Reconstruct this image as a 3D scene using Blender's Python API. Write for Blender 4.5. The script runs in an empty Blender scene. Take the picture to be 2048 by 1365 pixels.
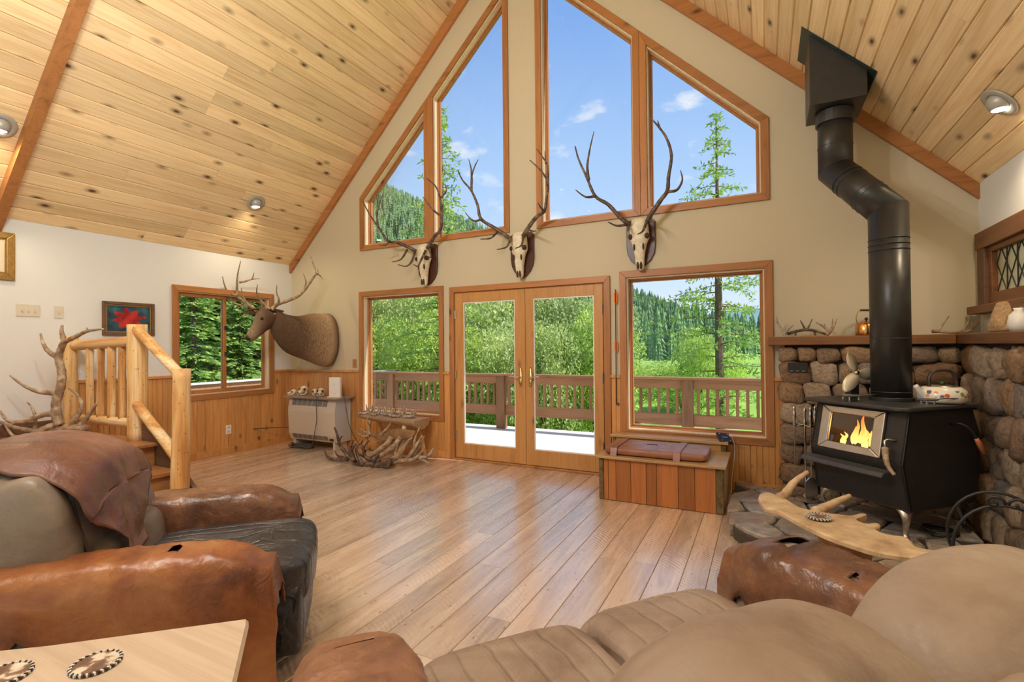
import bpy, bmesh, math, random
from mathutils import Vector, Matrix, noise
random.seed(7)
SC = bpy.context.scene
COL = SC.collection
R = math.radians

# ------------------------------------------------------------------ camera
CAM = Vector((6.2654, -5.1038, 1.3695)); FPX = 992.82
YAW, PITCH, ROLL = 0.4696, 0.0106, -0.0093
FW = Vector((-math.sin(YAW)*math.cos(PITCH), math.cos(YAW)*math.cos(PITCH), math.sin(PITCH)))
_rt = Vector((math.cos(YAW), math.sin(YAW), 0)); _up = _rt.cross(FW)
RT = _rt*math.cos(ROLL) + _up*math.sin(ROLL); UP = -_rt*math.sin(ROLL) + _up*math.cos(ROLL)
cd = bpy.data.cameras.new('camera'); cd.sensor_width = 36; cd.sensor_fit = 'HORIZONTAL'
cd.lens = FPX/2048*36; cd.clip_start = 0.05; cd.clip_end = 3000
co = bpy.data.objects.new('camera', cd); COL.objects.link(co)
m = Matrix((RT, UP, -FW)).transposed().to_4x4(); m.translation = CAM
co.matrix_world = m; SC.camera = co

# ------------------------------------------------------------------ world, sun, exposure
SC.view_settings.view_transform = 'Standard'; SC.view_settings.look = 'None'
SC.view_settings.gamma = 1; SC.view_settings.use_curve_mapping = False
SC.view_settings.exposure = 0.35
SKY_STRENGTH, SUN_STRENGTH, LAMP_POWER, FILL_LAMP = 0.86, 5.0, 26.0, 235.0
wd = bpy.data.worlds.new('sky'); SC.world = wd; wd.use_nodes = True
wn = wd.node_tree.nodes; wl = wd.node_tree.links
for n in list(wn): wn.remove(n)
def wnode(t, **k):
    n = wn.new(t)
    for a, b in k.items(): setattr(n, a, b)
    return n
tc = wnode('ShaderNodeTexCoord'); sx = wnode('ShaderNodeSeparateXYZ'); wl.new(tc.outputs['Generated'], sx.inputs[0])
rp = wnode('ShaderNodeValToRGB'); wl.new(sx.outputs['Z'], rp.inputs[0])
e = rp.color_ramp.elements
e[0].position = 0.0; e[0].color = (0.80, 0.88, 0.97, 1); e[1].position = 1.0; e[1].color = (0.10, 0.24, 0.66, 1)
for ps, c in ((0.10, (0.66, 0.80, 0.98, 1)), (0.30, (0.43, 0.63, 0.95, 1)), (0.55, (0.22, 0.42, 0.84, 1))):
    k = rp.color_ramp.elements.new(ps); k.color = c
# small cumulus clouds: noise on the direction, sparse
mp = wnode('ShaderNodeMapping'); mp.inputs['Scale'].default_value = (5, 5, 11); wl.new(tc.outputs['Generated'], mp.inputs[0])
nz = wnode('ShaderNodeTexNoise'); nz.inputs['Scale'].default_value = 1.6; nz.inputs['Detail'].default_value = 7; nz.inputs['Roughness'].default_value = .55
wl.new(mp.outputs[0], nz.inputs['Vector'])
cr = wnode('ShaderNodeValToRGB'); cr.color_ramp.elements[0].position = .60; cr.color_ramp.elements[1].position = .74
cr.color_ramp.elements[0].color = (0, 0, 0, 1); cr.color_ramp.elements[1].color = (.85, .85, .85, 1)
wl.new(nz.outputs[0], cr.inputs[0])
mx = wnode('ShaderNodeMix', data_type='RGBA'); wl.new(cr.outputs[0], mx.inputs[0]); wl.new(rp.outputs[0], mx.inputs[6])
mx.inputs[7].default_value = (.96, .95, .95, 1)
bg = wnode('ShaderNodeBackground'); bg.inputs['Strength'].default_value = SKY_STRENGTH; wl.new(mx.outputs[2], bg.inputs[0])
wo = wnode('ShaderNodeOutputWorld'); wl.new(bg.outputs[0], wo.inputs[0])
sd = bpy.data.lights.new('sun', 'SUN'); sd.energy = SUN_STRENGTH; sd.angle = R(1.0); sd.color = (1, .95, .86)
so = bpy.data.objects.new('sun', sd); COL.objects.link(so)
so.rotation_euler = Vector((-.72, -.10, -.69)).to_track_quat('-Z', 'Y').to_euler()
SC.cycles.max_bounces = 10; SC.cycles.diffuse_bounces = 6; SC.cycles.transparent_max_bounces = 16
SC.cycles.sample_clamp_indirect = 6.0; SC.cycles.caustics_reflective = False; SC.cycles.caustics_refractive = False

# ------------------------------------------------------------------ helpers
def ray(u, v): return FW*FPX + RT*(u-1024) - UP*(v-682.5)
def P(u, v, x=None, y=None, z=None, d=None):
    """the point seen at photograph pixel (u, v) on the plane x=, y=, z= or at depth d"""
    r = ray(u, v)
    if x is not None: t = (x-CAM.x)/r.x
    elif y is not None: t = (y-CAM.y)/r.y
    elif z is not None: t = (z-CAM.z)/r.z
    else: t = d/FPX
    return CAM + r*t

class MB:
    def __init__(s): s.v = []; s.f = []
    def add(s, vs, fs):
        o = len(s.v); s.v += [tuple(q) for q in vs]; s.f += [tuple(i+o for i in q) for q in fs]; return s
    def box(s, a, b, mt=None):
        x0, y0, z0 = a; x1, y1, z1 = b
        vs = [Vector(q) for q in ((x0,y0,z0),(x1,y0,z0),(x1,y1,z0),(x0,y1,z0),(x0,y0,z1),(x1,y0,z1),(x1,y1,z1),(x0,y1,z1))]
        if mt is not None: vs = [mt @ q for q in vs]
        return s.add(vs, [(0,3,2,1),(4,5,6,7),(0,1,5,4),(1,2,6,5),(2,3,7,6),(3,0,4,7)])
    def prism(s, poly, h0, h1, fn=None):
        """polygon (2d, ccw) extruded h0..h1; fn maps (a, b, h) to a point"""
        n = len(poly); fn = fn or (lambda a, b, h: (a, b, h))
        vs = [fn(a, b, h0) for a, b in poly] + [fn(a, b, h1) for a, b in poly]
        return s.add(vs, [tuple(range(n))[::-1], tuple(range(n, 2*n))] + [(i, (i+1) % n, n+(i+1) % n, n+i) for i in range(n)])
    def tube(s, pts, rad, n=8, cap=True, flat=1.0, up=None):
        pts = [Vector(q) for q in pts]
        if not isinstance(rad, (list, tuple)): rad = [rad]*len(pts)
        vs = []; N = None
        for i, q in enumerate(pts):
            t = (pts[min(i+1, len(pts)-1)] - pts[max(i-1, 0)])
            t = t.normalized() if t.length > 1e-9 else Vector((0, 0, 1))
            if N is None:
                a = up or (Vector((0, 0, 1)) if abs(t.z) < .9 else Vector((1, 0, 0)))
                N = t.cross(a).normalized()
            else:
                N = (N - t*N.dot(t)); N = N.normalized() if N.length > 1e-6 else t.orthogonal().normalized()
            B = t.cross(N)
            for k in range(n):
                an = 2*math.pi*k/n; vs.append(q + N*math.cos(an)*rad[i] + B*math.sin(an)*rad[i]*flat)
        fs = [(i*n+k, i*n+(k+1) % n, (i+1)*n+(k+1) % n, (i+1)*n+k) for i in range(len(pts)-1) for k in range(n)]
        if cap:
            fs.append(tuple(range(n))[::-1]); fs.append(tuple(range((len(pts)-1)*n, len(pts)*n)))
        return s.add(vs, fs)
    def lathe(s, prof, n=24, c=(0,0,0), mt=None):
        vs = []
        for r, z in prof:
            for k in range(n):
                a = 2*math.pi*k/n; q = Vector((c[0]+r*math.cos(a), c[1]+r*math.sin(a), c[2]+z)); vs.append(mt @ q if mt is not None else q)
        m_ = len(prof)
        fs = [(i*n+k, i*n+(k+1) % n, (i+1)*n+(k+1) % n, (i+1)*n+k) for i in range(m_-1) for k in range(n)]
        fs.append(tuple(range(n))[::-1]); fs.append(tuple(range((m_-1)*n, m_*n)))
        return s.add(vs, fs)
    def grid(s, nu, nv, fn, wrap_u=False):
        """surface fn(i/nu, j/nv)"""
        vs = [fn(i/nu, j/nv) for j in range(nv+1) for i in range(nu+(0 if wrap_u else 1))]
        w = nu if wrap_u else nu+1
        fs = [(j*w+i, j*w+(i+1) % w, (j+1)*w+(i+1) % w, (j+1)*w+i) for j in range(nv) for i in range(nu)]
        return s.add(vs, fs)
    def mesh(s, name, smooth=False):
        me = bpy.data.meshes.new(name); me.from_pydata(s.v, [], s.f); me.update()
        if smooth: me.polygons.foreach_set('use_smooth', [True]*len(me.polygons))
        return me

def spline(pts, n=6):
    """Catmull-Rom through the points (tuples of any length), n steps per span"""
    pts = [tuple(q) for q in pts]
    if len(pts) < 3:
        return [tuple(a+(b-a)*k/n for a, b in zip(pts[0], pts[1])) for k in range(n+1)]
    out = []
    for i in range(len(pts)-1):
        p0 = pts[max(i-1, 0)]; p1 = pts[i]; p2 = pts[i+1]; p3 = pts[min(i+2, len(pts)-1)]
        for k in range(n):
            t = k/n
            out.append(tuple(.5*((2*b)+(c-a)*t+(2*a-5*b+4*c-d)*t*t+(-a+3*b-3*c+d)*t**3) for a, b, c, d in zip(p0, p1, p2, p3)))
    out.append(pts[-1]); return out

def obj(name, mb, mat, parent=None, smooth=False, bevel=0, subsurf=0, loc=None):
    me = mb if isinstance(mb, bpy.types.Mesh) else mb.mesh(name, smooth)
    if mat is not None and not me.materials: me.materials.append(mat)
    o = bpy.data.objects.new(name, me); COL.objects.link(o)
    if parent is not None: o.parent = parent
    if loc is not None: o.location = loc
    if bevel:
        b = o.modifiers.new('bevel', 'BEVEL'); b.width = bevel; b.segments = 2; b.limit_method = 'ANGLE'; b.angle_limit = R(40)
    if subsurf:
        u = o.modifiers.new('subsurf', 'SUBSURF'); u.levels = subsurf; u.render_levels = subsurf
    return o
def tag(o, label=None, cat=None, group=None, kind=None):
    if label: o['label'] = label
    if cat: o['category'] = cat
    if group: o['group'] = group
    if kind: o['kind'] = kind
    return o
def thing(name, label, cat, loc=(0, 0, 0), rz=0, group=None, kind=None):
    o = bpy.data.objects.new(name, None); COL.objects.link(o); o.location = loc; o.rotation_euler = (0, 0, rz)
    o.empty_display_size = .1
    return tag(o, label, cat, group, kind)
def frame_mat(x, y, z):
    """matrix whose columns are the three axes"""
    return Matrix((x, y, z)).transposed().to_4x4()

# ------------------------------------------------------------------ materials
def nmat(name):
    m_ = bpy.data.materials.new(name); m_.use_nodes = True
    nt = m_.node_tree; b = nt.nodes['Principled BSDF']
    return m_, nt, b
def lk(nt, a, b): nt.links.new(a, b)
def node(nt, t, ins=None, **k):
    n = nt.nodes.new(t)
    for a, b in k.items(): setattr(n, a, b)
    for a, b in (ins or {}).items(): n.inputs[a].default_value = b
    return n
def ramp(nt, src, stops):
    r = node(nt, 'ShaderNodeValToRGB'); el = r.color_ramp.elements
    el[0].position, el[0].color = stops[0][0], (*stops[0][1], 1); el[1].position, el[1].color = stops[-1][0], (*stops[-1][1], 1)
    for ps, c in stops[1:-1]:
        q = el.new(ps); q.color = (*c, 1)
    lk(nt, src, r.inputs[0]); return r
def mixc(nt, fac, a, b, mode='MIX'):
    n = node(nt, 'ShaderNodeMix', data_type='RGBA', blend_type=mode)
    for s, i in ((fac, 0), (a, 6), (b, 7)):
        if hasattr(s, 'links'): lk(nt, s, n.inputs[i])
        else: n.inputs[i].default_value = s if i == 0 else (*s, 1)
    return n.outputs[2]
def bump(nt, b, src, strength=.3, dist=.01):
    n = node(nt, 'ShaderNodeBump', {'Strength': strength, 'Distance': dist}); lk(nt, src, n.inputs['Height']); lk(nt, n.outputs[0], b.inputs['Normal'])
def coords(nt, scale, rnd=True, rot=None):
    t = node(nt, 'ShaderNodeTexCoord'); src = t.outputs['Object']
    if rnd:
        oi = node(nt, 'ShaderNodeObjectInfo'); ml = node(nt, 'ShaderNodeVectorMath', operation='SCALE'); ml.inputs[3].default_value = 37.0
        cb = node(nt, 'ShaderNodeCombineXYZ')
        for k in range(3): lk(nt, oi.outputs['Random'], cb.inputs[k])
        lk(nt, cb.outputs[0], ml.inputs[0]); ad = node(nt, 'ShaderNodeVectorMath', operation='ADD'); lk(nt, src, ad.inputs[0]); lk(nt, ml.outputs[0], ad.inputs[1]); src = ad.outputs[0]
    mp_ = node(nt, 'ShaderNodeMapping', {'Scale': scale}); lk(nt, src, mp_.inputs[0])
    if rot: mp_.inputs['Rotation'].default_value = rot
    return mp_.outputs[0]
def wood(name, c1, c2, dark, axis='Y', rough=.42, grain=1.0, knots=.5, var=.25, bmp=.12, spec=.4):
    m_, nt, b = nmat(name)
    ai = 'XYZ'.index(axis)
    sc = [9.0, 9.0, 9.0]; sc[ai] = .8
    v = coords(nt, tuple(q*grain for q in sc))
    n1 = node(nt, 'ShaderNodeTexNoise', {'Scale': 1.6, 'Detail': 6, 'Roughness': .62, 'Distortion': .9}); lk(nt, v, n1.inputs['Vector'])
    c = ramp(nt, n1.outputs[0], [(.28, c2), (.5, c1), (.72, tuple(q*1.08 for q in c1))]).outputs[0]
    sw = [34.0, 34.0, 34.0]; sw[ai] = .7
    v2 = coords(nt, tuple(q*grain for q in sw)); n2 = node(nt, 'ShaderNodeTexNoise', {'Scale': 2.2, 'Detail': 3}); lk(nt, v2, n2.inputs['Vector'])
    g = ramp(nt, n2.outputs[0], [(.3, (.78, .74, .70)), (.6, (1, 1, 1))]).outputs[0]
    c = mixc(nt, .55, c, g, 'MULTIPLY')
    if knots:
        ks = [6.5, 6.5, 6.5]; ks[ai] = 3.0
        v3 = coords(nt, tuple(ks)); vo = node(nt, 'ShaderNodeTexVoronoi', {'Scale': 1.0, 'Randomness': 1.0}); lk(nt, v3, vo.inputs['Vector'])
        kd = ramp(nt, vo.outputs['Distance'], [(.07, (1, 1, 1)), (.12, (.5, .5, .5)), (.24, (0, 0, 0))])
        sp = node(nt, 'ShaderNodeSeparateColor'); lk(nt, vo.outputs['Color'], sp.inputs[0])
        th = node(nt, 'ShaderNodeMath', operation='LESS_THAN'); lk(nt, sp.outputs[0], th.inputs[0]); th.inputs[1].default_value = knots
        mu = node(nt, 'ShaderNodeMath', operation='MULTIPLY'); lk(nt, kd.outputs[0], mu.inputs[0]); lk(nt, th.outputs[0], mu.inputs[1])
        c = mixc(nt, mu.outputs[0], c, dark)
    oi = node(nt, 'ShaderNodeObjectInfo')
    vr = ramp(nt, oi.outputs['Random'], [(0, (1-var,)*3), (1, (1+var*.35,)*3)]).outputs[0]
    c = mixc(nt, 1.0, c, vr, 'MULTIPLY')
    lk(nt, c, b.inputs['Base Color']); b.inputs['Roughness'].default_value = rough; b.inputs['Specular IOR Level'].default_value = spec
    bump(nt, b, n2.outputs[0], bmp, .004)
    return m_
def plain(name, c, rough=.5, metal=0, var=.0, nscale=20, bmp=0, spec=.5, c2=None, coat=0):
    m_, nt, b = nmat(name); b.inputs['Roughness'].default_value = rough; b.inputs['Metallic'].default_value = metal; b.inputs['Specular IOR Level'].default_value = spec
    if coat: b.inputs['Coat Weight'].default_value = coat
    v = coords(nt, (nscale,)*3); n1 = node(nt, 'ShaderNodeTexNoise', {'Scale': 1.0, 'Detail': 5, 'Roughness': .6}); lk(nt, v, n1.inputs['Vector'])
    c2 = c2 or tuple(q*(1-var) for q in c)
    r = ramp(nt, n1.outputs[0], [(.3, c2), (.65, c)]); lk(nt, r.outputs[0], b.inputs['Base Color'])
    if bmp: bump(nt, b, n1.outputs[0], bmp, .01)
    return m_
def leather(name, c, c2, rough=.45, scale=3, wr=.25, c3=None):
    m_, nt, b = nmat(name)
    v = coords(nt, (scale,)*3, rnd=False); n1 = node(nt, 'ShaderNodeTexNoise', {'Scale': 1.0, 'Detail': 7, 'Roughness': .62, 'Distortion': .6}); lk(nt, v, n1.inputs['Vector'])
    st = [(.32, c2), (.62, c)] if c3 is None else [(.30, c2), (.5, c), (.70, c3)]
    r = ramp(nt, n1.outputs[0], st)
    v2 = coords(nt, (90,)*3, rnd=False); n2 = node(nt, 'ShaderNodeTexVoronoi', {'Scale': 1.0}); lk(nt, v2, n2.inputs['Vector'])
    v3 = coords(nt, (14, 14, 14), rnd=False); n3 = node(nt, 'ShaderNodeTexNoise', {'Scale': 1.0, 'Detail': 4, 'Distortion': 1.5}); lk(nt, v3, n3.inputs['Vector'])
    sm = node(nt, 'ShaderNodeMath', operation='MULTIPLY_ADD'); lk(nt, n2.outputs['Distance'], sm.inputs[0]); sm.inputs[1].default_value = .15; lk(nt, n3.outputs[0], sm.inputs[2])
    lk(nt, r.outputs[0], b.inputs['Base Color']); b.inputs['Roughness'].default_value = rough
    rr = ramp(nt, n3.outputs[0], [(.3, (rough*.75,)*3), (.7, (min(1, rough*1.3),)*3)]); lk(nt, rr.outputs[0], b.inputs['Roughness'])
    bump(nt, b, sm.outputs[0], wr, .012)
    return m_

def gathered(m_, spacing=.075, strength=.5):
    """adds soft gather lines running across local x to a leather material"""
    nt = m_.node_tree; b = nt.nodes['Principled BSDF']; old = b.inputs['Normal'].links[0].from_node
    t = node(nt, 'ShaderNodeTexCoord'); w = node(nt, 'ShaderNodeTexWave', {'Scale': .314/spacing, 'Distortion': 2.2, 'Detail': 2, 'Detail Scale': 1.2}, bands_direction='X'); lk(nt, t.outputs['Object'], w.inputs['Vector'])
    r = ramp(nt, w.outputs['Fac'], [(.0, (0, 0, 0)), (.12, (.8, .8, .8)), (.5, (1, 1, 1))])
    bm_ = node(nt, 'ShaderNodeBump', {'Strength': strength, 'Distance': .02}); lk(nt, r.outputs[0], bm_.inputs['Height']); lk(nt, old.outputs[0], bm_.inputs['Normal']); lk(nt, bm_.outputs[0], b.inputs['Normal']); return m_
M = {}
M['ceil'] = wood('knotty_pine_ceiling', (.91, .70, .42), (.80, .55, .27), (.13, .065, .03), 'Y', rough=.45, knots=.8, var=.2)
M['wains'] = wood('pine_wainscot', (.66, .33, .11), (.50, .22, .065), (.13, .05, .02), 'Z', rough=.42, knots=.45, var=.16)
M['trim'] = wood('stained_fir_trim', (.46, .20, .07), (.34, .135, .045), (.12, .05, .02), 'Z', rough=.4, knots=.2, var=.14)
M['trimx'] = wood('stained_fir_trim_across', (.46, .20, .07), (.34, .135, .045), (.12, .05, .02), 'X', rough=.4, knots=.2, var=.14)
M['trimy'] = wood('stained_fir_trim_along', (.46, .20, .07), (.34, .135, .045), (.12, .05, .02), 'Y', rough=.4, knots=.2, var=.14)
M['jamb'] = wood('lit_fir_jamb', (.82, .66, .45), (.72, .54, .33), (.2, .1, .04), 'Z', rough=.4, knots=0, var=.1)  # jamb wood paled in colour for the outside light falling on it
M['sash'] = plain('white_vinyl_sash', (.80, .78, .74), .4)
M['floor'] = None
def logmat(name, ai):
    m_, nt, b = nmat(name); sc = [7.0]*3; sc[ai] = .9
    v = coords(nt, tuple(sc)); n1 = node(nt, 'ShaderNodeTexNoise', {'Scale': 1.0, 'Detail': 3, 'Distortion': .5}); lk(nt, v, n1.inputs['Vector'])
    c = ramp(nt, n1.outputs[0], [(.34, (.50, .23, .065)), (.47, (.66, .36, .12)), (.56, (.80, .55, .26)), (.66, (.84, .66, .40))]).outputs[0]
    sw = [40.0]*3; sw[ai] = 1.4; v2 = coords(nt, tuple(sw)); n2 = node(nt, 'ShaderNodeTexNoise', {'Scale': 1.6, 'Detail': 4}); lk(nt, v2, n2.inputs['Vector'])
    c = mixc(nt, .5, c, ramp(nt, n2.outputs[0], [(.32, (.55, .45, .35)), (.52, (1, 1, 1))]).outputs[0], 'MULTIPLY')
    ks = [6.0]*3; ks[ai] = 4.0; v3 = coords(nt, tuple(ks)); vo = node(nt, 'ShaderNodeTexVoronoi'); lk(nt, v3, vo.inputs['Vector'])
    c = mixc(nt, ramp(nt, vo.outputs['Distance'], [(.07, (1, 1, 1)), (.16, (0, 0, 0))]).outputs[0], c, (.16, .07, .03)); lk(nt, c, b.inputs['Base Color']); b.inputs['Roughness'].default_value = .42
    bump(nt, b, n1.outputs[0], .5, .03); return m_
M['log'] = logmat('peeled_log', 2); M['logx'] = logmat('peeled_log_across', 0)
M['step'] = wood('stained_stair_wood', (.42, .19, .07), (.30, .12, .04), (.10, .04, .02), 'Y', rough=.35, knots=.2, var=.2)
M['darkwood'] = wood('dark_rough_wood', (.16, .085, .05), (.09, .05, .03), (.03, .02, .01), 'X', rough=.6, knots=.1, var=.1)
M['mantel'] = wood('rough_sawn_mantel', (.30, .135, .055), (.20, .085, .035), (.07, .03, .015), 'X', rough=.6, knots=.3, var=.15, bmp=.3)
M['deckwood'] = wood('weathered_deck_wood', (.36, .18, .09), (.25, .115, .055), (.10, .06, .04), 'Z', rough=.7, knots=.3, var=.25, bmp=.3)
M['deckwoodx'] = wood('weathered_deck_rail', (.36, .18, .09), (.25, .115, .055), (.10, .06, .04), 'X', rough=.7, knots=.3, var=.2, bmp=.3)
M['deckfloor'] = plain('pale_deck_membrane', (.80, .74, .68), .7, var=.06, nscale=3)
M['iron'] = plain('black_stove_iron', (.022, .021, .021), .42, var=.3, nscale=30, bmp=.03)
M['pipe'] = plain('black_stove_pipe', (.028, .026, .025), .38, var=.3, nscale=14, bmp=.02)
M['steel'] = plain('brushed_nickel', (.62, .57, .50), .30, 1.0, var=.12)
M['chrome'] = plain('polished_steel', (.72, .72, .72), .16, 1.0)
M['brass'] = plain('aged_brass', (.62, .42, .18), .3, 1.0, var=.2)
M['copper'] = plain('polished_copper', (.80, .40, .14), .2, 1.0, var=.15)
M['black'] = plain('black_plastic', (.02, .02, .022), .4)
M['white'] = plain('white_enamel', (.80, .79, .76), .35, var=.03)
M['ivory'] = plain('ivory_plastic', (.66, .61, .51), .4)
M['hcase'] = plain('beige_heater_enamel', (.60, .54, .45), .4, var=.04)
M['bone'] = plain('bleached_bone', (.86, .80, .66), .6, nscale=26, bmp=.25, c2=(.64, .54, .38))
M['hollow'] = plain('dark_bone_hollow', (.07, .045, .03), .9)
def antler_mat(name, a, b_, c_):
    m_, nt, b = nmat(name)
    v = coords(nt, (18, 18, 18)); n1 = node(nt, 'ShaderNodeTexNoise', {'Scale': 1.0, 'Detail': 5, 'Roughness': .6}); lk(nt, v, n1.inputs['Vector'])
    r = ramp(nt, n1.outputs[0], [(.3, a), (.5, b_), (.68, c_)]); lk(nt, r.outputs[0], b.inputs['Base Color']); b.inputs['Roughness'].default_value = .45
    v2 = coords(nt, (60, 60, 60)); n2 = node(nt, 'ShaderNodeTexNoise', {'Scale': 1.0, 'Detail': 3}); lk(nt, v2, n2.inputs['Vector']); bump(nt, b, n2.outputs[0], .3, .006)
    return m_
M['antler'] = antler_mat('dark_antler', (.045, .028, .02), (.10, .065, .045), (.26, .19, .13))
M['antlerlight'] = antler_mat('weathered_antler', (.17, .105, .06), (.33, .23, .145), (.58, .47, .34))
M['antlergrey'] = antler_mat('grey_weathered_antler', (.20, .15, .11), (.40, .34, .28), (.66, .60, .53))
M['plaque'] = wood('dark_walnut_plaque', (.10, .035, .022), (.06, .02, .014), (.02, .01, .01), 'Z', rough=.35, knots=0, var=.3)
def wallmat(name, c):
    m_, nt, b = nmat(name); b.inputs['Roughness'].default_value = .85; b.inputs['Base Color'].default_value = (*c, 1); b.inputs['Specular IOR Level'].default_value = .2
    v = coords(nt, (60,)*3, rnd=False); n1 = node(nt, 'ShaderNodeTexNoise', {'Scale': 1.0, 'Detail': 4}); lk(nt, v, n1.inputs['Vector']); bump(nt, b, n1.outputs[0], .25, .006)
    return m_
M['wall'] = wallmat('shade_toned_plaster', (.59, .53, .40))  # same wall paint, backlit shade of the gable put into the colour
M['wallwhite'] = wallmat('off_white_plaster', (.72, .735, .745))
def glassmat(name, tint=(1, 1, 1), refl=1.0):
    m_, nt, b = nmat(name); nt.nodes.remove(b); out = nt.nodes['Material Output']
    tr = node(nt, 'ShaderNodeBsdfTransparent', {'Color': (*tint, 1)}); gl = node(nt, 'ShaderNodeBsdfGlossy', {'Roughness': .02}); fr = node(nt, 'ShaderNodeFresnel', {'IOR': 1.45})
    ml = node(nt, 'ShaderNodeMath', operation='MULTIPLY'); lk(nt, fr.outputs[0], ml.inputs[0]); ml.inputs[1].default_value = refl
    mx_ = node(nt, 'ShaderNodeMixShader'); lk(nt, ml.outputs[0], mx_.inputs[0]); lk(nt, tr.outputs[0], mx_.inputs[1]); lk(nt, gl.outputs[0], mx_.inputs[2]); lk(nt, mx_.outputs[0], out.inputs[0])
    return m_
M['glass'] = glassmat('window_glass', (.98, .99, .985), .3)

# rough-sawn floor: grain along Y plus the arcs the saw blade left
def floormat():
    m_, nt, b = nmat('rough_sawn_floor')
    v = coords(nt, (7, .6, 7)); n1 = node(nt, 'ShaderNodeTexNoise', {'Scale': 1.5, 'Detail': 7, 'Roughness': .65, 'Distortion': .8}); lk(nt, v, n1.inputs['Vector'])
    c = ramp(nt, n1.outputs[0], [(.28, (.40, .275, .185)), (.5, (.63, .48, .355)), (.7, (.78, .64, .51))]).outputs[0]
    oi = node(nt, 'ShaderNodeObjectInfo'); vr = ramp(nt, oi.outputs['Random'], [(0, (.78, .76, .75)), (1, (1.1, 1.08, 1.06))]).outputs[0]
    c = mixc(nt, 1.0, c, vr, 'MULTIPLY')
    vk = coords(nt, (4.5, 1.6, 4.5)); vo = node(nt, 'ShaderNodeTexVoronoi'); lk(nt, vk, vo.inputs['Vector'])
    kd = ramp(nt, vo.outputs['Distance'], [(.04, (1, 1, 1)), (.12, (0, 0, 0))]).outputs[0]
    c = mixc(nt, kd, c, (.13, .07, .04)); lk(nt, c, b.inputs['Base Color'])
    # saw arcs: rings about a centre far to the side of each board
    va = coords(nt, (1, 1, 1)); sp = node(nt, 'ShaderNodeSeparateXYZ'); t = node(nt, 'ShaderNodeTexCoord'); lk(nt, t.outputs['Object'], sp.inputs[0])
    ax = node(nt, 'ShaderNodeMath', operation='ADD'); lk(nt, sp.outputs[0], ax.inputs[0]); ax.inputs[1].default_value = .13
    a2 = node(nt, 'ShaderNodeMath', operation='POWER'); lk(nt, ax.outputs[0], a2.inputs[0]); a2.inputs[1].default_value = 2.0
    a3 = node(nt, 'ShaderNodeMath', operation='MULTIPLY_ADD'); lk(nt, a2.outputs[0], a3.inputs[0]); a3.inputs[1].default_value = 2.6; lk(nt, sp.outputs[1], a3.inputs[2])
    nd = node(nt, 'ShaderNodeTexNoise', {'Scale': 1.3, 'Detail': 2}); lk(nt, va, nd.inputs['Vector'])
    a4 = node(nt, 'ShaderNodeMath', operation='MULTIPLY_ADD'); lk(nt, nd.outputs[0], a4.inputs[0]); a4.inputs[1].default_value = .25; lk(nt, a3.outputs[0], a4.inputs[2])
    a5 = node(nt, 'ShaderNodeMath', operation='MULTIPLY'); lk(nt, a4.outputs[0], a5.inputs[0]); a5.inputs[1].default_value = 190.0
    sn = node(nt, 'ShaderNodeMath', operation='SINE'); lk(nt, a5.outputs[0], sn.inputs[0])
    nm = node(nt, 'ShaderNodeTexNoise', {'Scale': 2.2, 'Detail': 3}); lk(nt, va, nm.inputs['Vector'])
    mr = ramp(nt, nm.outputs[0], [(.45, (0, 0, 0)), (.62, (1, 1, 1))])
    ml = node(nt, 'ShaderNodeMath', operation='MULTIPLY'); lk(nt, sn.outputs[0], ml.inputs[0]); lk(nt, mr.outputs[0], ml.inputs[1])
    vf = coords(nt, (26, 2, 26)); nf = node(nt, 'ShaderNodeTexNoise', {'Scale': 2, 'Detail': 5}); lk(nt, vf, nf.inputs['Vector'])
    hs = node(nt, 'ShaderNodeMath', operation='MULTIPLY_ADD'); lk(nt, ml.outputs[0], hs.inputs[0]); hs.inputs[1].default_value = .5; lk(nt, nf.outputs[0], hs.inputs[2])
    bump(nt, b, hs.outputs[0], .32, .006)
    b.inputs['Specular IOR Level'].default_value = .6; b.inputs['Coat Weight'].default_value = 1.0; b.inputs['Coat Roughness'].default_value = .23; b.inputs['Coat IOR'].default_value = 2.2
    rr = ramp(nt, nf.outputs[0], [(.3, (.22,)*3), (.7, (.36,)*3)]); lk(nt, rr.outputs[0], b.inputs['Roughness'])
    return m_
M['floor'] = floormat()
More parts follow.
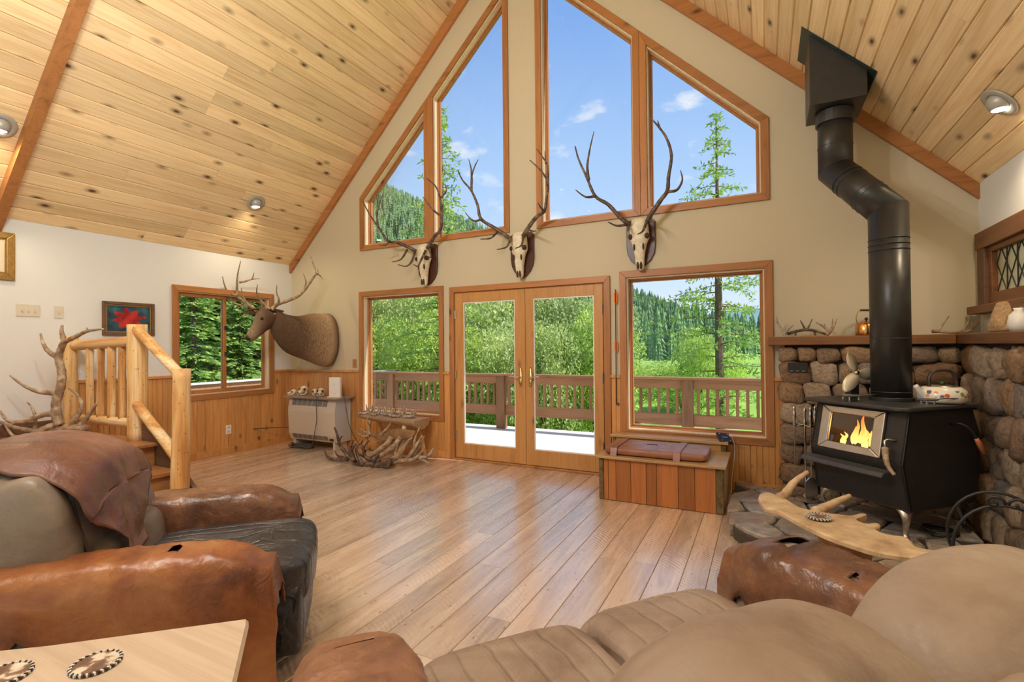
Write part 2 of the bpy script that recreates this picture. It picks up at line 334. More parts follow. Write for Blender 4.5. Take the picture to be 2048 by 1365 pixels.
# ------------------------------------------------------------------ room shell
RW, RL, ZC = 7.774, 8.0, 2.6            # width, length behind the gable wall, eaves height
XR = RW/2; ZR = ZC + XR                 # ridge
def zceil(x): return ZC + (x if x < XR else RW-x)
ZLo = lambda x: 3.419+.975*(x-1.38)-.094
ZRo = lambda x: 3.438+.98*(6.333-x)-.094
c0 = lambda z: (lambda x: z)
T = .067
OPEN = [  # x0, x1, sill, head
    (1.415, 2.667, c0(.511), c0(2.063)), (2.891, 4.770, c0(-.2), c0(2.033)), (5.003, 6.277, c0(.501), c0(2.067)),
    (1.439, 2.460, c0(2.752), ZLo), (2.594, 3.596, c0(2.752), ZLo), (4.073, 5.099, c0(2.752), ZRo), (5.233, 6.263, c0(2.752), ZRo)]
def strip_wall(openings, y0, y1, z0=-.12):
    mb = MB(); br = sorted({-.15, 0.0, XR, RW, RW+.15} | {q for o in openings for q in o[:2]})
    top = lambda x: zceil(min(max(x, 0), RW)) + .16
    for a, b in zip(br, br[1:]):
        hs = sorted([o for o in openings if o[0] <= a+1e-6 and o[1] >= b-1e-6], key=lambda o: o[2](a))
        lo = c0(z0)
        for hi, nx in [(h[2], h[3]) for h in hs] + [(top, None)]:
            if hi(a)-lo(a) > 1e-4 or hi(b)-lo(b) > 1e-4:
                mb.add([(a,y0,lo(a)),(b,y0,lo(b)),(b,y1,lo(b)),(a,y1,lo(a)),(a,y0,hi(a)),(b,y0,hi(b)),(b,y1,hi(b)),(a,y1,hi(a))],
                       [(0,3,2,1),(4,5,6,7),(0,1,5,4),(1,2,6,5),(2,3,7,6),(3,0,4,7)])
            lo = nx
    return mb
wall_back = tag(obj('wall_back', strip_wall(OPEN, 0, .15), M['wall']), 'plaster gable wall, shade toned into its colour, with the windows and glazed doors', kind='structure')
tag(obj('wall_rear', strip_wall(OPEN, -RL-.15, -RL), M['wall']), 'plaster gable wall behind the viewer, openings added for daylight', kind='structure')  # unseen rear wall, its openings added to let daylight into the room
LWY0, LWY1, LWZ0, LWZ1 = -1.614, -.379, .797, 2.079
def side_wall(x0, x1, holes):
    mb = MB(); y = -RL
    for ya, yb, za, zb in sorted(holes):
        for a, b in (((x0, y, -.12), (x1, ya, ZC+.02)), ((x0, ya, -.12), (x1, yb, za)), ((x0, ya, zb), (x1, yb, ZC+.02))): mb.box(a, b)
        y = yb
    return mb.box((x0, y, -.12), (x1, 0, ZC+.02))
SIDE2 = (-7.8, -5.0, .30, 2.42); SIDE3 = (-7.8, -6.3, .95, 2.35)          # unseen side windows added to bring sun and sky light in
wall_left = tag(obj('wall_left', side_wall(-.15, 0, [(LWY0, LWY1, LWZ0, LWZ1), SIDE3]), M['wallwhite']), 'off-white plaster side wall with sliding window', kind='structure')
RWY0, RWY1, RWZ0, RWZ1 = -1.30, -.26, 1.70, 2.06
wall_right = tag(obj('wall_right', side_wall(RW, RW+.15, [(RWY0, RWY1, RWZ0, RWZ1), SIDE2]), M['wallwhite']), 'cream plaster side wall with leaded window', kind='structure')

# ceiling: two sloped slabs, knotty pine planks under them
cm = MB()
for s in (0, 1):
    x0, x1 = (-.35, XR) if s == 0 else (RW+.35, XR)
    za, zb = ZC-.35, ZR
    cm.add([(x0,.2,za+.03),(x1,.2,zb+.03),(x1,-RL-1.2,zb+.03),(x0,-RL-1.2,za+.03),(x0,.2,za+.17),(x1,.2,zb+.17),(x1,-RL-1.2,zb+.17),(x0,-RL-1.2,za+.17)],
           [(0,3,2,1),(4,5,6,7),(0,1,5,4),(1,2,6,5),(2,3,7,6),(3,0,4,7)])
ceiling = tag(obj('ceiling', cm, M['ceil']), 'vaulted ceiling of knotty pine planks', kind='structure')
PWID = .1387; c_ = .008
prof = [(-PWID/2+.0008, .03), (-PWID/2+.0008, c_), (-PWID/2+c_, 0), (PWID/2-c_, 0), (PWID/2-.0008, c_), (PWID/2-.0008, .03)]
def plank_mesh(ln):
    n = len(prof); mb = MB().add([(a, 0, h) for a, h in prof] + [(a, -ln, h) for a, h in prof], [tuple(range(n))[::-1], tuple(range(n, 2*n))] + [(i, (i+1) % n, n+(i+1) % n, n+i) for i in range(n)])
    me = mb.mesh('plank'); me.materials.append(M['ceil']); return me
nl = int(XR*math.sqrt(2)/PWID)+1; pcache = {}
for side in (0, 1):
    for k in range(nl):
        sdist = (k+.5)*PWID
        if sdist+PWID/2 > XR*math.sqrt(2)+.02: break
        x = sdist/math.sqrt(2); z = ZC+x
        if side: x = RW-x
        cuts = [0] + sorted(random.sample([q/10 for q in range(12, 58, 4)], 2 if random.random() < .4 else 1)) + [RL]
        for a, b in zip(cuts, cuts[1:]):
            ln = round(b-a-.0012, 4)
            if ln not in pcache: pcache[ln] = plank_mesh(ln)
            o = obj('plank', pcache[ln], None, ceiling); o.location = (x, -a-.0006, z); o.rotation_euler = (0, R(-45) if side == 0 else R(45), 0)
# gable rake boards and the ceiling batten
for side in (0, 1):
    mb = MB(); w = .185
    X = lambda x: x if side == 0 else RW-x
    poly = [(0, ZC-.118), (XR, ZR-w), (XR, ZR-.001), (0, ZC-.001)]
    if side: poly = [(X(a), b) for a, b in poly][::-1]
    mb.prism(poly, -.04, -.001, lambda a, b, h: (a, h, b))
    tag(obj('trim_1' if side == 0 else 'trim_2', mb, M['trimx']), 'stained fir rake board along the %s ceiling slope' % ('left' if side == 0 else 'right'), kind='structure')
mb = MB(); mb.prism([(0.0, ZC-.13), (XR-.1, ZR-.23), (XR-.1, ZR-.102), (0.0, ZC-.002)], -3.235, -3.155, lambda a, b, h: (a, h, b))
tag(obj('trim_3', mb, M['trimx']), 'stained fir batten crossing the left ceiling slope', kind='structure')
mb = MB(); mb.prism([(XR-.25, ZR-.262), (XR+.25, ZR-.262), (XR, ZR-.012)], -RL, 0, lambda a, b, h: (a, h, b))
tag(obj('trim_4', mb, M['trimy']), 'stained fir ridge board', kind='structure')

# floor: sub floor and boards along Y
floor = tag(obj('floor', MB().box((-.15, -RL-.15, -.12), (RW+.15, .15, -.02)), M['step']), 'wide rough-sawn plank floor with saw marks', kind='structure')
bm_ = MB(); prof = [(-.5, -.02), (.5, -.02), (.5, -.003), (.485, 0), (-.485, 0), (-.5, -.003)]
n = len(prof); bm_.add([(a, 0, h) for a, h in prof] + [(a, -1, h) for a, h in prof], [tuple(range(n))[::-1], tuple(range(n, 2*n))] + [(i, (i+1) % n, n+(i+1) % n, n+i) for i in range(n)])
random.seed(11); x = 0.0
while x < RW-.02:
    w = min(random.choice((.14, .165, .165, .19)), RW-x)
    cuts = [0.0]; y = random.uniform(1.2, 3.6)
    while y < 6.6: cuts.append(y); y += random.uniform(2.2, 3.4)
    cuts.append(RL)
    for a, b in zip(cuts, cuts[1:]):
        me = bpy.data.meshes.new('floor_board'); g = .0012
        me.from_pydata([(vx*(w-2*g), vy*(b-a-2*g), vz) for vx, vy, vz in bm_.v], [], bm_.f); me.materials.append(M['floor'])
        o = obj('floor_board', me, None, floor); o.location = (x+w/2, -a-g, -.0005*random.random())
    x += w

# wainscot: bead board pieces, cap, base
wb = MB(); pr = [(-.049, 0), (-.049, .008), (-.045, .012), (-.004, .012), (0, .007), (.004, .012), (.045, .012), (.049, .008), (.049, 0)]
n = len(pr); wb.add([(a, -h, 0) for a, h in pr] + [(a, -h, 1) for a, h in pr], [tuple(range(n)), tuple(range(n, 2*n))[::-1]] + [(i, n+i, n+(i+1) % n, (i+1) % n) for i in range(n)])
bead_me = wb.mesh('bead_board'); bead_me.materials.append(M['wains'])
wain = MB()
def beads(parent, a, b, z0, z1, wall):
    nn = max(1, round((b-a)/.1)); w = (b-a)/nn
    for k in range(nn):
        c = a+(k+.5)*w
        o = obj('bead_board', bead_me, None, parent)
        if wall == 'back': o.location = (c, -.001, z0); o.scale = (w/.1, 1, z1-z0)
        else: o.location = (.001, c, z0); o.rotation_euler = (0, 0, R(90)); o.scale = (w/.1, 1, z1-z0)
wp = tag(bpy.data.objects.new('trim_5', None), 'honey pine bead board wainscot on the gable wall', kind='structure'); COL.objects.link(wp)
for a, b, t in ((0.014, 1.348, 1.03), (1.348, 2.734, .443), (2.734, 2.823, 1.03), (4.838, 4.936, 1.03), (4.936, 6.344, .433), (6.344, 6.42, 1.03)):
    beads(wp, a, b, .085, t, 'back')
mb = MB()
for a, b in ((.03, 1.347), (2.735, 2.823), (4.838, 4.935), (6.345, 6.42)): mb.box((a, -.03, 1.03), (b, -.001, 1.062))
obj('cap_rail', mb, M['wains'], wp, bevel=.004)
mb = MB()
for a, b in ((.02, 2.822), (4.839, 6.42)): mb.box((a, -.022, .0), (b, -.001, .09))
obj('base_board', mb, M['wains'], wp, bevel=.003)
wq = tag(bpy.data.objects.new('trim_6', None), 'honey pine bead board wainscot on the side wall', kind='structure'); COL.objects.link(wq)
beads(wq, -.312, -.014, .085, 1.03, 'left'); beads(wq, -1.681, -.312, .085, .73, 'left'); beads(wq, -2.63, -1.681, .085, 1.03, 'left')
mb = MB(); mb.box((.001, -.311, 1.03), (.03, -.031, 1.062)); mb.box((.001, -2.63, 1.03), (.03, -1.682, 1.062)); obj('cap_rail', mb, M['wains'], wq, bevel=.004)
obj('base_board', MB().box((.001, -2.60, 0), (.022, -.024, .09)), M['wains'], wq, bevel=.003)

# ------------------------------------------------------------------ windows and doors
def offset_poly(poly, d):
    n = len(poly); out = []
    for i in range(n):
        p0, p1, p2 = Vector(poly[i-1]), Vector(poly[i]), Vector(poly[(i+1) % n])
        e1 = (p1-p0).normalized(); e2 = (p2-p1).normalized(); n1 = Vector((e1.y, -e1.x)); n2 = Vector((e2.y, -e2.x))
        a, b = p1+n1*d, p1+n2*d; cr_ = e1.x*e2.y-e1.y*e2.x
        t = ((b.x-a.x)*e2.y-(b.y-a.y)*e2.x)/cr_
        q = a+e1*t; out.append((q.x, q.y))
    return out
def ring(mb, pin, pout, h0, h1, fn, only=None):
    n = len(pin)
    for i in range(n):
        if only is not None and i not in only: continue
        mb.prism([pin[i], pin[(i+1) % n], pout[(i+1) % n], pout[i]][::-1], h0, h1, fn)
    return mb
def boards(name, pin, pout, h0, h1, fn, par, mats, only=None):
    n = len(pin)
    for i in range(n):
        if only is not None and i not in only: continue
        vert = abs(pin[i][0]-pin[(i+1) % n][0]) < 1e-3
        obj(name, ring(MB(), pin, pout, h0, h1, fn, [i]), mats[0] if vert else mats[1], par, bevel=.003)
BACK = lambda a, b, h: (a, -h, b)
LEFT = lambda a, b, h: (h, a, b)
def window(idx, poly, fn, label, mats, slider=False):
    w = tag(bpy.data.objects.new('window_%d' % idx, None), label, kind='structure'); COL.objects.link(w)
    po = offset_poly(poly, T-.001); pi = offset_poly(poly, -.002)
    boards('trim_board', pi, po, .001, .024, fn, w, mats)
    p1 = offset_poly(poly, -.0005); p2 = offset_poly(poly, -.014)
    boards('jamb', p2, p1, -.125, .0, fn, w, (M['jamb'], M['jamb']))
    p3 = offset_poly(poly, -.014); p4 = offset_poly(poly, -.042)
    if not slider:
        boards('stop_bead', offset_poly(poly, -.026), p3, -.085, -.06, fn, w, (mats[0], mats[1]))
        boards('sash', p4, p3, -.125, -.085, fn, w, (mats[0], mats[1]))
        obj('pane', MB().prism(offset_poly(poly, -.036), -.109, -.103, fn), M['glass'], w)
    else:
        xs = sorted({q[0] for q in p3}); zs = sorted({q[1] for q in p3}); mid = (xs[0]+xs[1])/2
        for k, (a, b) in enumerate(((xs[0], mid+.022), (mid-.022, xs[1]))):
            s = obj('sash', ring(MB(), [(a+.038, zs[0]+.045), (b-.038, zs[0]+.045), (b-.038, zs[1]-.045), (a+.038, zs[1]-.045)], [(a, zs[0]), (b, zs[0]), (b, zs[1]), (a, zs[1])], -.075-.03*k, -.047-.03*k, fn), mats[0], w, bevel=.003)
            obj('pane', MB().prism([(a+.03, zs[0]+.04), (b-.03, zs[0]+.04), (b-.03, zs[1]-.04), (a+.03, zs[1]-.04)], -.063-.03*k, -.059-.03*k, fn), M['glass'], s)
            if k == 0:
                lt = MB()
                for zz in (1.28, 1.62): lt.box((b-.03, zz, 0), (b-.008, zz+.05, .02), Matrix(((0,0,1,-.047),(1,0,0,0),(0,1,0,0),(0,0,0,1))))
                obj('latch', lt, M['black'], s)
    return w
TM = (M['trim'], M['trimx'])
for i, (o, lab) in enumerate(zip([OPEN[0], OPEN[2], OPEN[3], OPEN[4], OPEN[5], OPEN[6]],
        ('square fixed window left of the glazed doors', 'large fixed window above the storage bench', 'small sloped window low on the left gable', 'tall sloped window left of the gable post',
         'tall sloped window right of the gable post', 'small sloped window low on the right gable'))):
    x0, x1, lo, hi = o
    window(i+1, [(x0, lo(x0)), (x1, lo(x1)), (x1, hi(x1)), (x0, hi(x0))], BACK, lab, TM)
RIGHT = lambda a, b, h: (RW-h, -a, b)
window(9, [(-SIDE2[1], SIDE2[2]), (-SIDE2[0], SIDE2[2]), (-SIDE2[0], SIDE2[3]), (-SIDE2[1], SIDE2[3])], RIGHT, 'wide side window added behind the viewer to let sun in', (M['trim'], M['trimy']))
window(10, [(SIDE3[0], SIDE3[2]), (SIDE3[1], SIDE3[2]), (SIDE3[1], SIDE3[3]), (SIDE3[0], SIDE3[3])], LEFT, 'side window added above the landing behind the viewer for daylight', (M['trim'], M['trimy']))
window(7, [(LWY0, LWZ0), (LWY1, LWZ0), (LWY1, LWZ1), (LWY0, LWZ1)], LEFT, 'sliding two-sash window behind the elk head', (M['trim'], M['trimy']), True)

# french doors
dr = tag(bpy.data.objects.new('door_1', None), 'pair of glazed fir doors to the deck', kind='structure'); COL.objects.link(dr)
x0, x1, z1 = 2.891, 4.770, 2.033
pin = [(x0, .0), (x1, .0), (x1, z1), (x0, z1)]; pout = [(x0-T, .0), (x1+T, .0), (x1+T, z1+T), (x0-T, z1+T)]
boards('door_casing', pin, pout, .001, .024, BACK, dr, TM, only=(1, 2, 3))
boards('door_jamb', [(x0+.012, 0), (x1-.012, 0), (x1-.012, z1-.012), (x0+.012, z1-.012)], pin, -.14, 0, BACK, dr, TM, only=(1, 2, 3))
obj('threshold', MB().box((x0-.02, -.03, .0005), (x1+.02, .15, .022)), M['step'], dr, bevel=.004)
xm = P(1052, 740, y=0).x
dm = wood('fir_door', (.56, .29, .10), (.44, .21, .065), (.2, .09, .03), 'Z', rough=.38, knots=.1, var=.05)
for k, (a, b) in enumerate(((x0+.014, xm-.002), (xm+.002, x1-.014))):
    ga, gb = (P(929, 740, y=.01).x, P(1032, 740, y=.01).x) if k == 0 else (P(1069, 740, y=.01).x, P(1190, 740, y=.01).x)
    lf = MB(); zb, zt = .028, z1-.014; gz0, gz1 = .20, 1.905
    for q in (((a, -.012, zb), (ga, .033, zt)), ((gb, -.012, zb), (b, .033, zt)), ((ga, -.012, gz1), (gb, .033, zt)), ((ga, -.012, zb), (gb, .033, gz0))): lf.box(*q)
    leaf = obj('door_leaf', lf, dm, dr, bevel=.003)
    obj('pane', MB().box((ga-.004, .008, gz0-.004), (gb+.004, .014, gz1+.004)), M['glass'], leaf)
    st = MB(); ring(st, [(ga+.012, gz0+.012), (gb-.012, gz0+.012), (gb-.012, gz1-.012), (ga+.012, gz1-.012)], [(ga, gz0), (gb, gz0), (gb, gz1), (ga, gz1)], -.004, .006, BACK)
    obj('glazing_bead', st, M['sash'], leaf)
    hx = a+.006 if k == 0 else b-.006
    for hz in (.30, 1.03, 1.76):
        obj('hinge', MB().lathe([(.008, -.05), (.008, .05)], 8, (hx, -.020, hz)), M['steel'], leaf)
    cx_ = xm-.062 if k == 0 else xm+.062; sg = -1 if k == 0 else 1
    hp = MB().lathe([(.0, 0), (.02, .0), (.022, .005), (.02, .009), (0, .01)], 16, mt=Matrix.Translation((cx_, -.012, 1.02)) @ Matrix.Rotation(R(90), 4, 'X') @ Matrix.Diagonal((1, 5.2, 1, 1)))
    h = obj('handle_plate', hp, M['brass'], leaf, smooth=True)
    hd = MB().tube(spline([(cx_, -.02, 1.02), (cx_, -.06, 1.02), (cx_+sg*.03, -.066, 1.018), (cx_+sg*.09, -.066, 1.028), (cx_+sg*.125, -.064, 1.02)], 5), [.009]*8+[.008]*9+[.006]*4, 8)
    obj('lever', hd, M['steel'], h, smooth=True)
    obj('lock_knob', MB().lathe([(0, 0), (.012, 0), (.012, .018), (0, .02)], 12, mt=Matrix.Translation((cx_, -.02, .935)) @ Matrix.Rotation(R(90), 4, 'X')), M['brass'], h, smooth=True)

# leaded window in the right wall (rough timber frame)
lw = tag(bpy.data.objects.new('window_8', None), 'small leaded diamond-pane window in rough timber frame', kind='structure'); COL.objects.link(lw)
mt_y = wood('rough_timber_frame', (.20, .095, .045), (.13, .06, .03), (.05, .02, .01), 'Y', rough=.6, knots=.3, var=.15, bmp=.3)
obj('head_beam', MB().box((RW-.05, RWY0-.2, RWZ1+.01), (RW-.001, RWY1+.19, RWZ1+.14)), mt_y, lw, bevel=.006)
for ya, yb in ((RWY1+.03, RWY1+.16), (RWY0-.16, RWY0-.03)): obj('frame_post', MB().box((RW-.045, ya, RWZ0-.06), (RW-.001, yb, RWZ1+.01)), M['darkwood'], lw, bevel=.006)
obj('sill_beam', MB().box((RW-.10, RWY0-.25, RWZ0-.12), (RW-.001, RWY1+.20, RWZ0-.06)), mt_y, lw, bevel=.006)
inner = MB(); fnR = lambda a, b, h: (RW-h, -a, b)
pi_ = [(-RWY1+.03, RWZ0+.03), (-RWY0-.03, RWZ0+.03), (-RWY0-.03, RWZ1-.03), (-RWY1+.03, RWZ1-.03)]; po_ = [(-RWY1-.03, RWZ0-.06), (-RWY0+.03, RWZ0-.06), (-RWY0+.03, RWZ1+.01), (-RWY1-.03, RWZ1+.01)]
obj('inner_frame', ring(inner, pi_, po_, -.03, .02, fnR), wood('oiled_inner_frame', (.26, .10, .035), (.18, .065, .025), (.05, .02, .01), 'Y', rough=.4, knots=.1), lw, bevel=.003)
am, nt, b = nmat('amber_textured_glass'); b.inputs['Base Color'].default_value = (.95, .82, .50, 1); b.inputs['Roughness'].default_value = .25; b.inputs['Transmission Weight'].default_value = .6
v = coords(nt, (25,)*3, False); n1 = node(nt, 'ShaderNodeTexNoise', {'Scale': 1.0}); lk(nt, v, n1.inputs['Vector']); bump(nt, b, n1.outputs[0], .4, .01)
ya, yb, za, zb = RWY0+.03, RWY1-.03, RWZ0+.03, RWZ1-.03; dy = .155; ndm = int((yb-ya)/dy)
ld = MB(); xg = RW+.015
for k in range(-3, ndm+4):
    for s in (1, -1):
        y_ = yb-k*dy; pts = []
        for t in range(0, 41):
            q = (y_+s*t/40*(zb-za)*.75, za+t/40*(zb-za))
            if ya <= q[0] <= yb: pts.append((xg-.004, q[0], q[1]))
        if len(pts) > 2: ld.tube([pts[0], pts[-1]], .004, 6)
obj('lead_came', ld, M['black'], lw)
nb = 6
for k in range(nb):
    obj('pane', MB().box((xg, yb-(k+1)*(yb-ya)/nb+.002, za), (xg+.004, yb-k*(yb-ya)/nb-.002, zb)), am, lw)
    if k: obj('lead_bar', MB().box((xg-.006, yb-k*(yb-ya)/nb-.005, za), (xg+.006, yb-k*(yb-ya)/nb+.005, zb)), M['black'], lw)

# ------------------------------------------------------------------ recessed ceiling lamps
em, nt, b = nmat('lamp_bulb'); b.inputs['Emission Color'].default_value = (1, .80, .52, 1); b.inputs['Emission Strength'].default_value = 12; b.inputs['Base Color'].default_value = (1, .9, .7, 1)
ringm = plain('grey_lamp_trim', (.42, .41, .38), .4, .2)
def can(x, y, label):
    side = x > XR; z = zceil(x)
    nrm = Vector((1 if not side else -1, 0, -1)).normalized()
    t_ = Vector((0, 1, 0)); u_ = t_.cross(nrm); mt = frame_mat(u_, t_, nrm); mt.translation = Vector((x, y, z))
    c = thing('recessed_light', label, 'ceiling light', (x, y, z), group='recessed ceiling lights'); c.matrix_world = mt
    L = lambda prof, nn=28: MB().lathe(prof, nn)
    obj('trim_ring', L([(.062, .003), (.105, .003), (.11, .008), (.105, .014), (.075, .016), (.066, .01), (.062, .003)]), ringm, c, smooth=True)
    dirv = (mt.inverted().to_3x3() @ Vector((0, 0, -1))).normalized()
    q = dirv.to_track_quat('Z', 'Y').to_matrix().to_4x4()
    eb = MB().lathe([(.066*math.sin(a), .066*math.cos(a)) for a in [R(t) for t in (42, 55, 70, 90, 110, 130, 150)]], 24, mt=Matrix.Translation((0, 0, .0)) @ q)
    eye = obj('eyeball', eb, ringm, c, smooth=True)
    obj('bulb', MB().lathe([(0, .052), (.03, .052), (.043, .049)], 20, mt=q), em, eye, smooth=True)
    ld_ = bpy.data.lights.new('lamp', 'SPOT'); ld_.energy = LAMP_POWER; ld_.color = (1, .80, .52); ld_.spot_size = R(150); ld_.spot_blend = .8; ld_.shadow_soft_size = .06
    lo_ = bpy.data.objects.new('lamp', ld_); COL.objects.link(lo_); lo_.location = Vector((x, y, z)) + Vector((0, 0, -.10)); lo_.rotation_euler = (0, 0, 0)
can(.601, -1.01, 'recessed ceiling light above the elk head corner')
can(.644, -3.366, 'recessed ceiling light at the photo\'s left edge')
can(7.555, -1.111, 'recessed ceiling light to the right of the stove pipe')
can(7.52, -3.4, 'added unseen ceiling light on the right slope behind the viewer')  # this and the next four: unseen lights added to brighten the room
for x, y, lab in ((2.3, -5.0, 'added unseen ceiling light high on the left slope behind the viewer'), (5.5, -4.7, 'added unseen ceiling light high on the right slope over the sofa'), (2.3, -7.0, 'added unseen ceiling light at the rear of the left slope'), (5.5, -7.0, 'added unseen ceiling light at the rear of the right slope')):
    can(x, y, lab)

# antler chandelier added out of view behind the viewer to brighten ceiling and room
CH = Vector((XR, -4.35, 3.15))
chd = thing('added_chandelier', 'unseen antler chandelier with candle bulbs, added behind the viewer for fill light', 'chandelier', tuple(CH))
obj('chain', MB().tube([(0, 0, .25), (0, 0, ZR-.27-CH.z)], .008, 6), M['iron'], chd); obj('hub', MB().lathe([(0, -.06), (.05, -.05), (.06, .1), (.02, .26), (0, .27)], 12), M['iron'], chd, smooth=True)
chb, nt, b = nmat('fill_candle_bulb'); b.inputs['Emission Color'].default_value = (1, .88, .70, 1); b.inputs['Emission Strength'].default_value = 5
for k in range(6):
    a = k*math.pi/3; ca_, sa_ = math.cos(a), math.sin(a)
    mb = MB(); mb.tube(spline([(.04*ca_, .04*sa_, -.02), (.2*ca_, .2*sa_, -.12), (.4*ca_, .4*sa_, -.08), (.52*ca_, .52*sa_, .12), (.50*ca_, .50*sa_, .30)], 5), [.022]*6+[.02]*5+[.017]*5+[.012]*4+[.004], 8)
    obj('antler_arm', mb, M['antlerlight'], chd, smooth=True)
    sc_ = obj('candle', MB().lathe([(.03, .0), (.012, .012), (.012, .10)], 10, (.40*ca_, .40*sa_, -.06)), M['sash'], chd); obj('bulb', MB().lathe([(.010, .10), (.02, .125), (.014, .16), (0, .185)], 10, (.40*ca_, .40*sa_, -.06)), chb, sc_, smooth=True)
    pl_ = bpy.data.lights.new('fill_bulb', 'POINT'); pl_.energy = FILL_LAMP/6; pl_.color = (1, .97, .93); pl_.shadow_soft_size = .05; po2 = bpy.data.objects.new('fill_bulb', pl_); COL.objects.link(po2); po2.location = CH+Vector((.40*ca_, .40*sa_, .20))
rug = thing('bounce_rug', 'unseen cream rug added behind the sofa to bounce sunlight', 'rug', (5.9, -6.4, 0)); obj('pile', MB().box((-1.7, -1.45, .001), (1.7, 1.35, .012)), plain('bounce_wool', (.76, .72, .64), .95, var=.05, bmp=.5, nscale=80), rug)  # rug added out of view to throw sunlight back into the room
# ------------------------------------------------------------------ landing, steps and log railing
HP, YR = .575, -2.66
def wobbly(p0, p1, r, n=14, seg=12, amp=.06, seed=0, taper=1.0):
    p0, p1 = Vector(p0), Vector(p1); pts = []; rad = []
    for i in range(n+1):
        t = i/n; q = p0.lerp(p1, t)
        w = Vector((noise.noise((t*2.3, seed, 1)), noise.noise((t*2.3, seed, 5)), 0))*r*amp*2
        pts.append(q+w*(1 if 0 < i < n else .3)); rad.append(r*(1+(taper-1)*t)*(1+amp*noise.noise((t*5, seed+9, 2))))
    mb = MB().tube([pts[0]]+pts+[pts[-1]], [rad[0]*.86]+rad+[rad[-1]*.86], seg)
    o = mb.v
    for i, q in enumerate(o):
        d = noise.noise((q[0]*9+seed, q[1]*9, q[2]*2.2))*r*.10
        o[i] = (q[0]+d, q[1]+d*.6, q[2])
    return mb
land = thing('stair_landing', 'raised wooden landing with three steps beside the side wall', 'stairs')
fr = MB(); fr.box((.026, -6.0, .001), (1.585, -2.632, HP-.025)); obj('landing_body', fr, M['step'], land)
y = -2.632; k = 0
while y > -5.9:
    obj('landing_board', MB().box((.026, y-.148, HP-.024), (1.66, y-.001, HP)), M['step'], land, bevel=.002); y -= .149; k += 1
for i, (xa, xb, z) in enumerate(((1.60, 1.985, .383), (1.945, 2.30, .192))):
    obj('tread', MB().box((xa, -4.0, z-.032), (xb, -2.70 if i == 0 else -2.90, z)), M['step'], land, bevel=.006)
    obj('riser', MB().box((xa-.012, -3.99, z), (xa+.012, -2.70, z+.16 if i else HP-.026)), M['step'], land)
obj('riser', MB().box((2.25, -3.99, .001), (2.275, -2.90, .16)), M['step'], land)
st = MB().prism([(1.40, HP-.02), (1.40, .72), (1.47, .72), (2.36, .10), (2.36, .001), (1.40, .001)][::-1], -2.695, -2.655, lambda a, b, h: (a, h, b))
obj('stringer', st, M['darkwood'], land, bevel=.004)
obj('landing_skirting', MB().box((.001, -6.0, HP+.001), (.02, -2.74, HP+.11)), M['darkwood'], land)

rail = thing('log_railing', 'peeled log railing with balusters and stair handrail', 'railing', (1.31, YR, HP))
def lograil(name, a, b, r, seed, mat, **k):
    o = obj(name, wobbly(a, b, r, seed=seed, **k), mat, None, smooth=True); o.parent = rail; o.matrix_parent_inverse = Matrix.Translation((-1.31, -YR, -HP)); return o
lograil('post', (.095, YR-.02, HP), (.095, YR-.02, P(145, 672, y=YR).z), .063, 3, M['log'])
lograil('newel_post', (1.325, YR-.03, HP), (1.325, YR-.03, 1.592), .077, 8, M['log'], amp=.035)
lograil('stair_post', (2.11, YR-.115, .001), (2.11, YR-.10, 1.214), .068, 12, M['log'], amp=.05, taper=.92)
lograil('top_rail', (.12, YR, 1.415), (1.28, YR, 1.45), .05, 21, M['logx'])
lograil('bottom_rail', (.12, YR, .70), (1.28, YR, .71), .043, 27, M['logx'])
for i, u in enumerate((179, 200.5, 222.5, 244)):
    x = P(u, 760, y=YR).x; lograil('baluster', (x, YR, .73), (x+.01, YR, 1.40), .033-.003*(i % 2), 31+i*7, M['log'], amp=.09)
lograil('handrail', (1.36, YR-.05, 1.545), (2.08, YR-.09, 1.165), .042, 44, M['logx'])
lograil('lower_handrail', (1.36, YR-.05, .895), (2.06, YR-.09, .475), .042, 47, M['logx'])

# ------------------------------------------------------------------ antlers
def branch(mb, pts, r0, r1, n=8, steps=6, flat=1.0):
    q = spline(pts, steps); m_ = len(q)
    rad = [max(.0016, (r0+(r1-r0)*((i/(m_-1))**1.15))*(1+.06*math.sin(i*1.9))) for i in range(m_)]
    mb.tube(q, rad, n, True, flat)
def crop(x0, y0, s): return lambda x, y: (x0+x/s, y0+y/s)
CA = crop(700, 220, 2.844)
def pxpath(cr, pts, ys):
    """crop pixels with depths (room y) running from ys[0] to ys[1]"""
    n = len(pts)
    return [tuple(P(*cr(a, b), y=ys[0]+(ys[1]-ys[0])*i/(n-1))) for i, (a, b) in enumerate(pts)]
def skull_mesh():
    mb = MB(); N = 20
    secs = [(0.02, .045, .03, .05), (.0, .075, .055, .06), (-.06, .088, .075, .065), (-.13, .094, .078, .07), (-.18, .098, .075, .072), (-.235, .074, .066, .075), (-.30, .058, .058, .078), (-.37, .047, .05, .08), (-.43, .044, .04, .082), (-.475, .040, .03, .083), (-.50, .022, .018, .083)]
    vs = []
    for z, w, d, f in secs:
        for k in range(N):
            a = 2*math.pi*k/N; ca, sa = math.cos(a), math.sin(a)
            vs.append((w*math.copysign(abs(ca)**.8, ca), -(f+d*math.copysign(abs(sa)**.8, sa)*.9), z+.006*noise.noise((w*40, a*2, z*30))))
    n = len(secs)
    mb.add(vs, [(i*N+k, (i+1)*N+k, (i+1)*N+(k+1) % N, i*N+(k+1) % N) for i in range(n-1) for k in range(N)] + [tuple(range(N)), tuple(range((n-1)*N, n*N))[::-1]])
    return mb
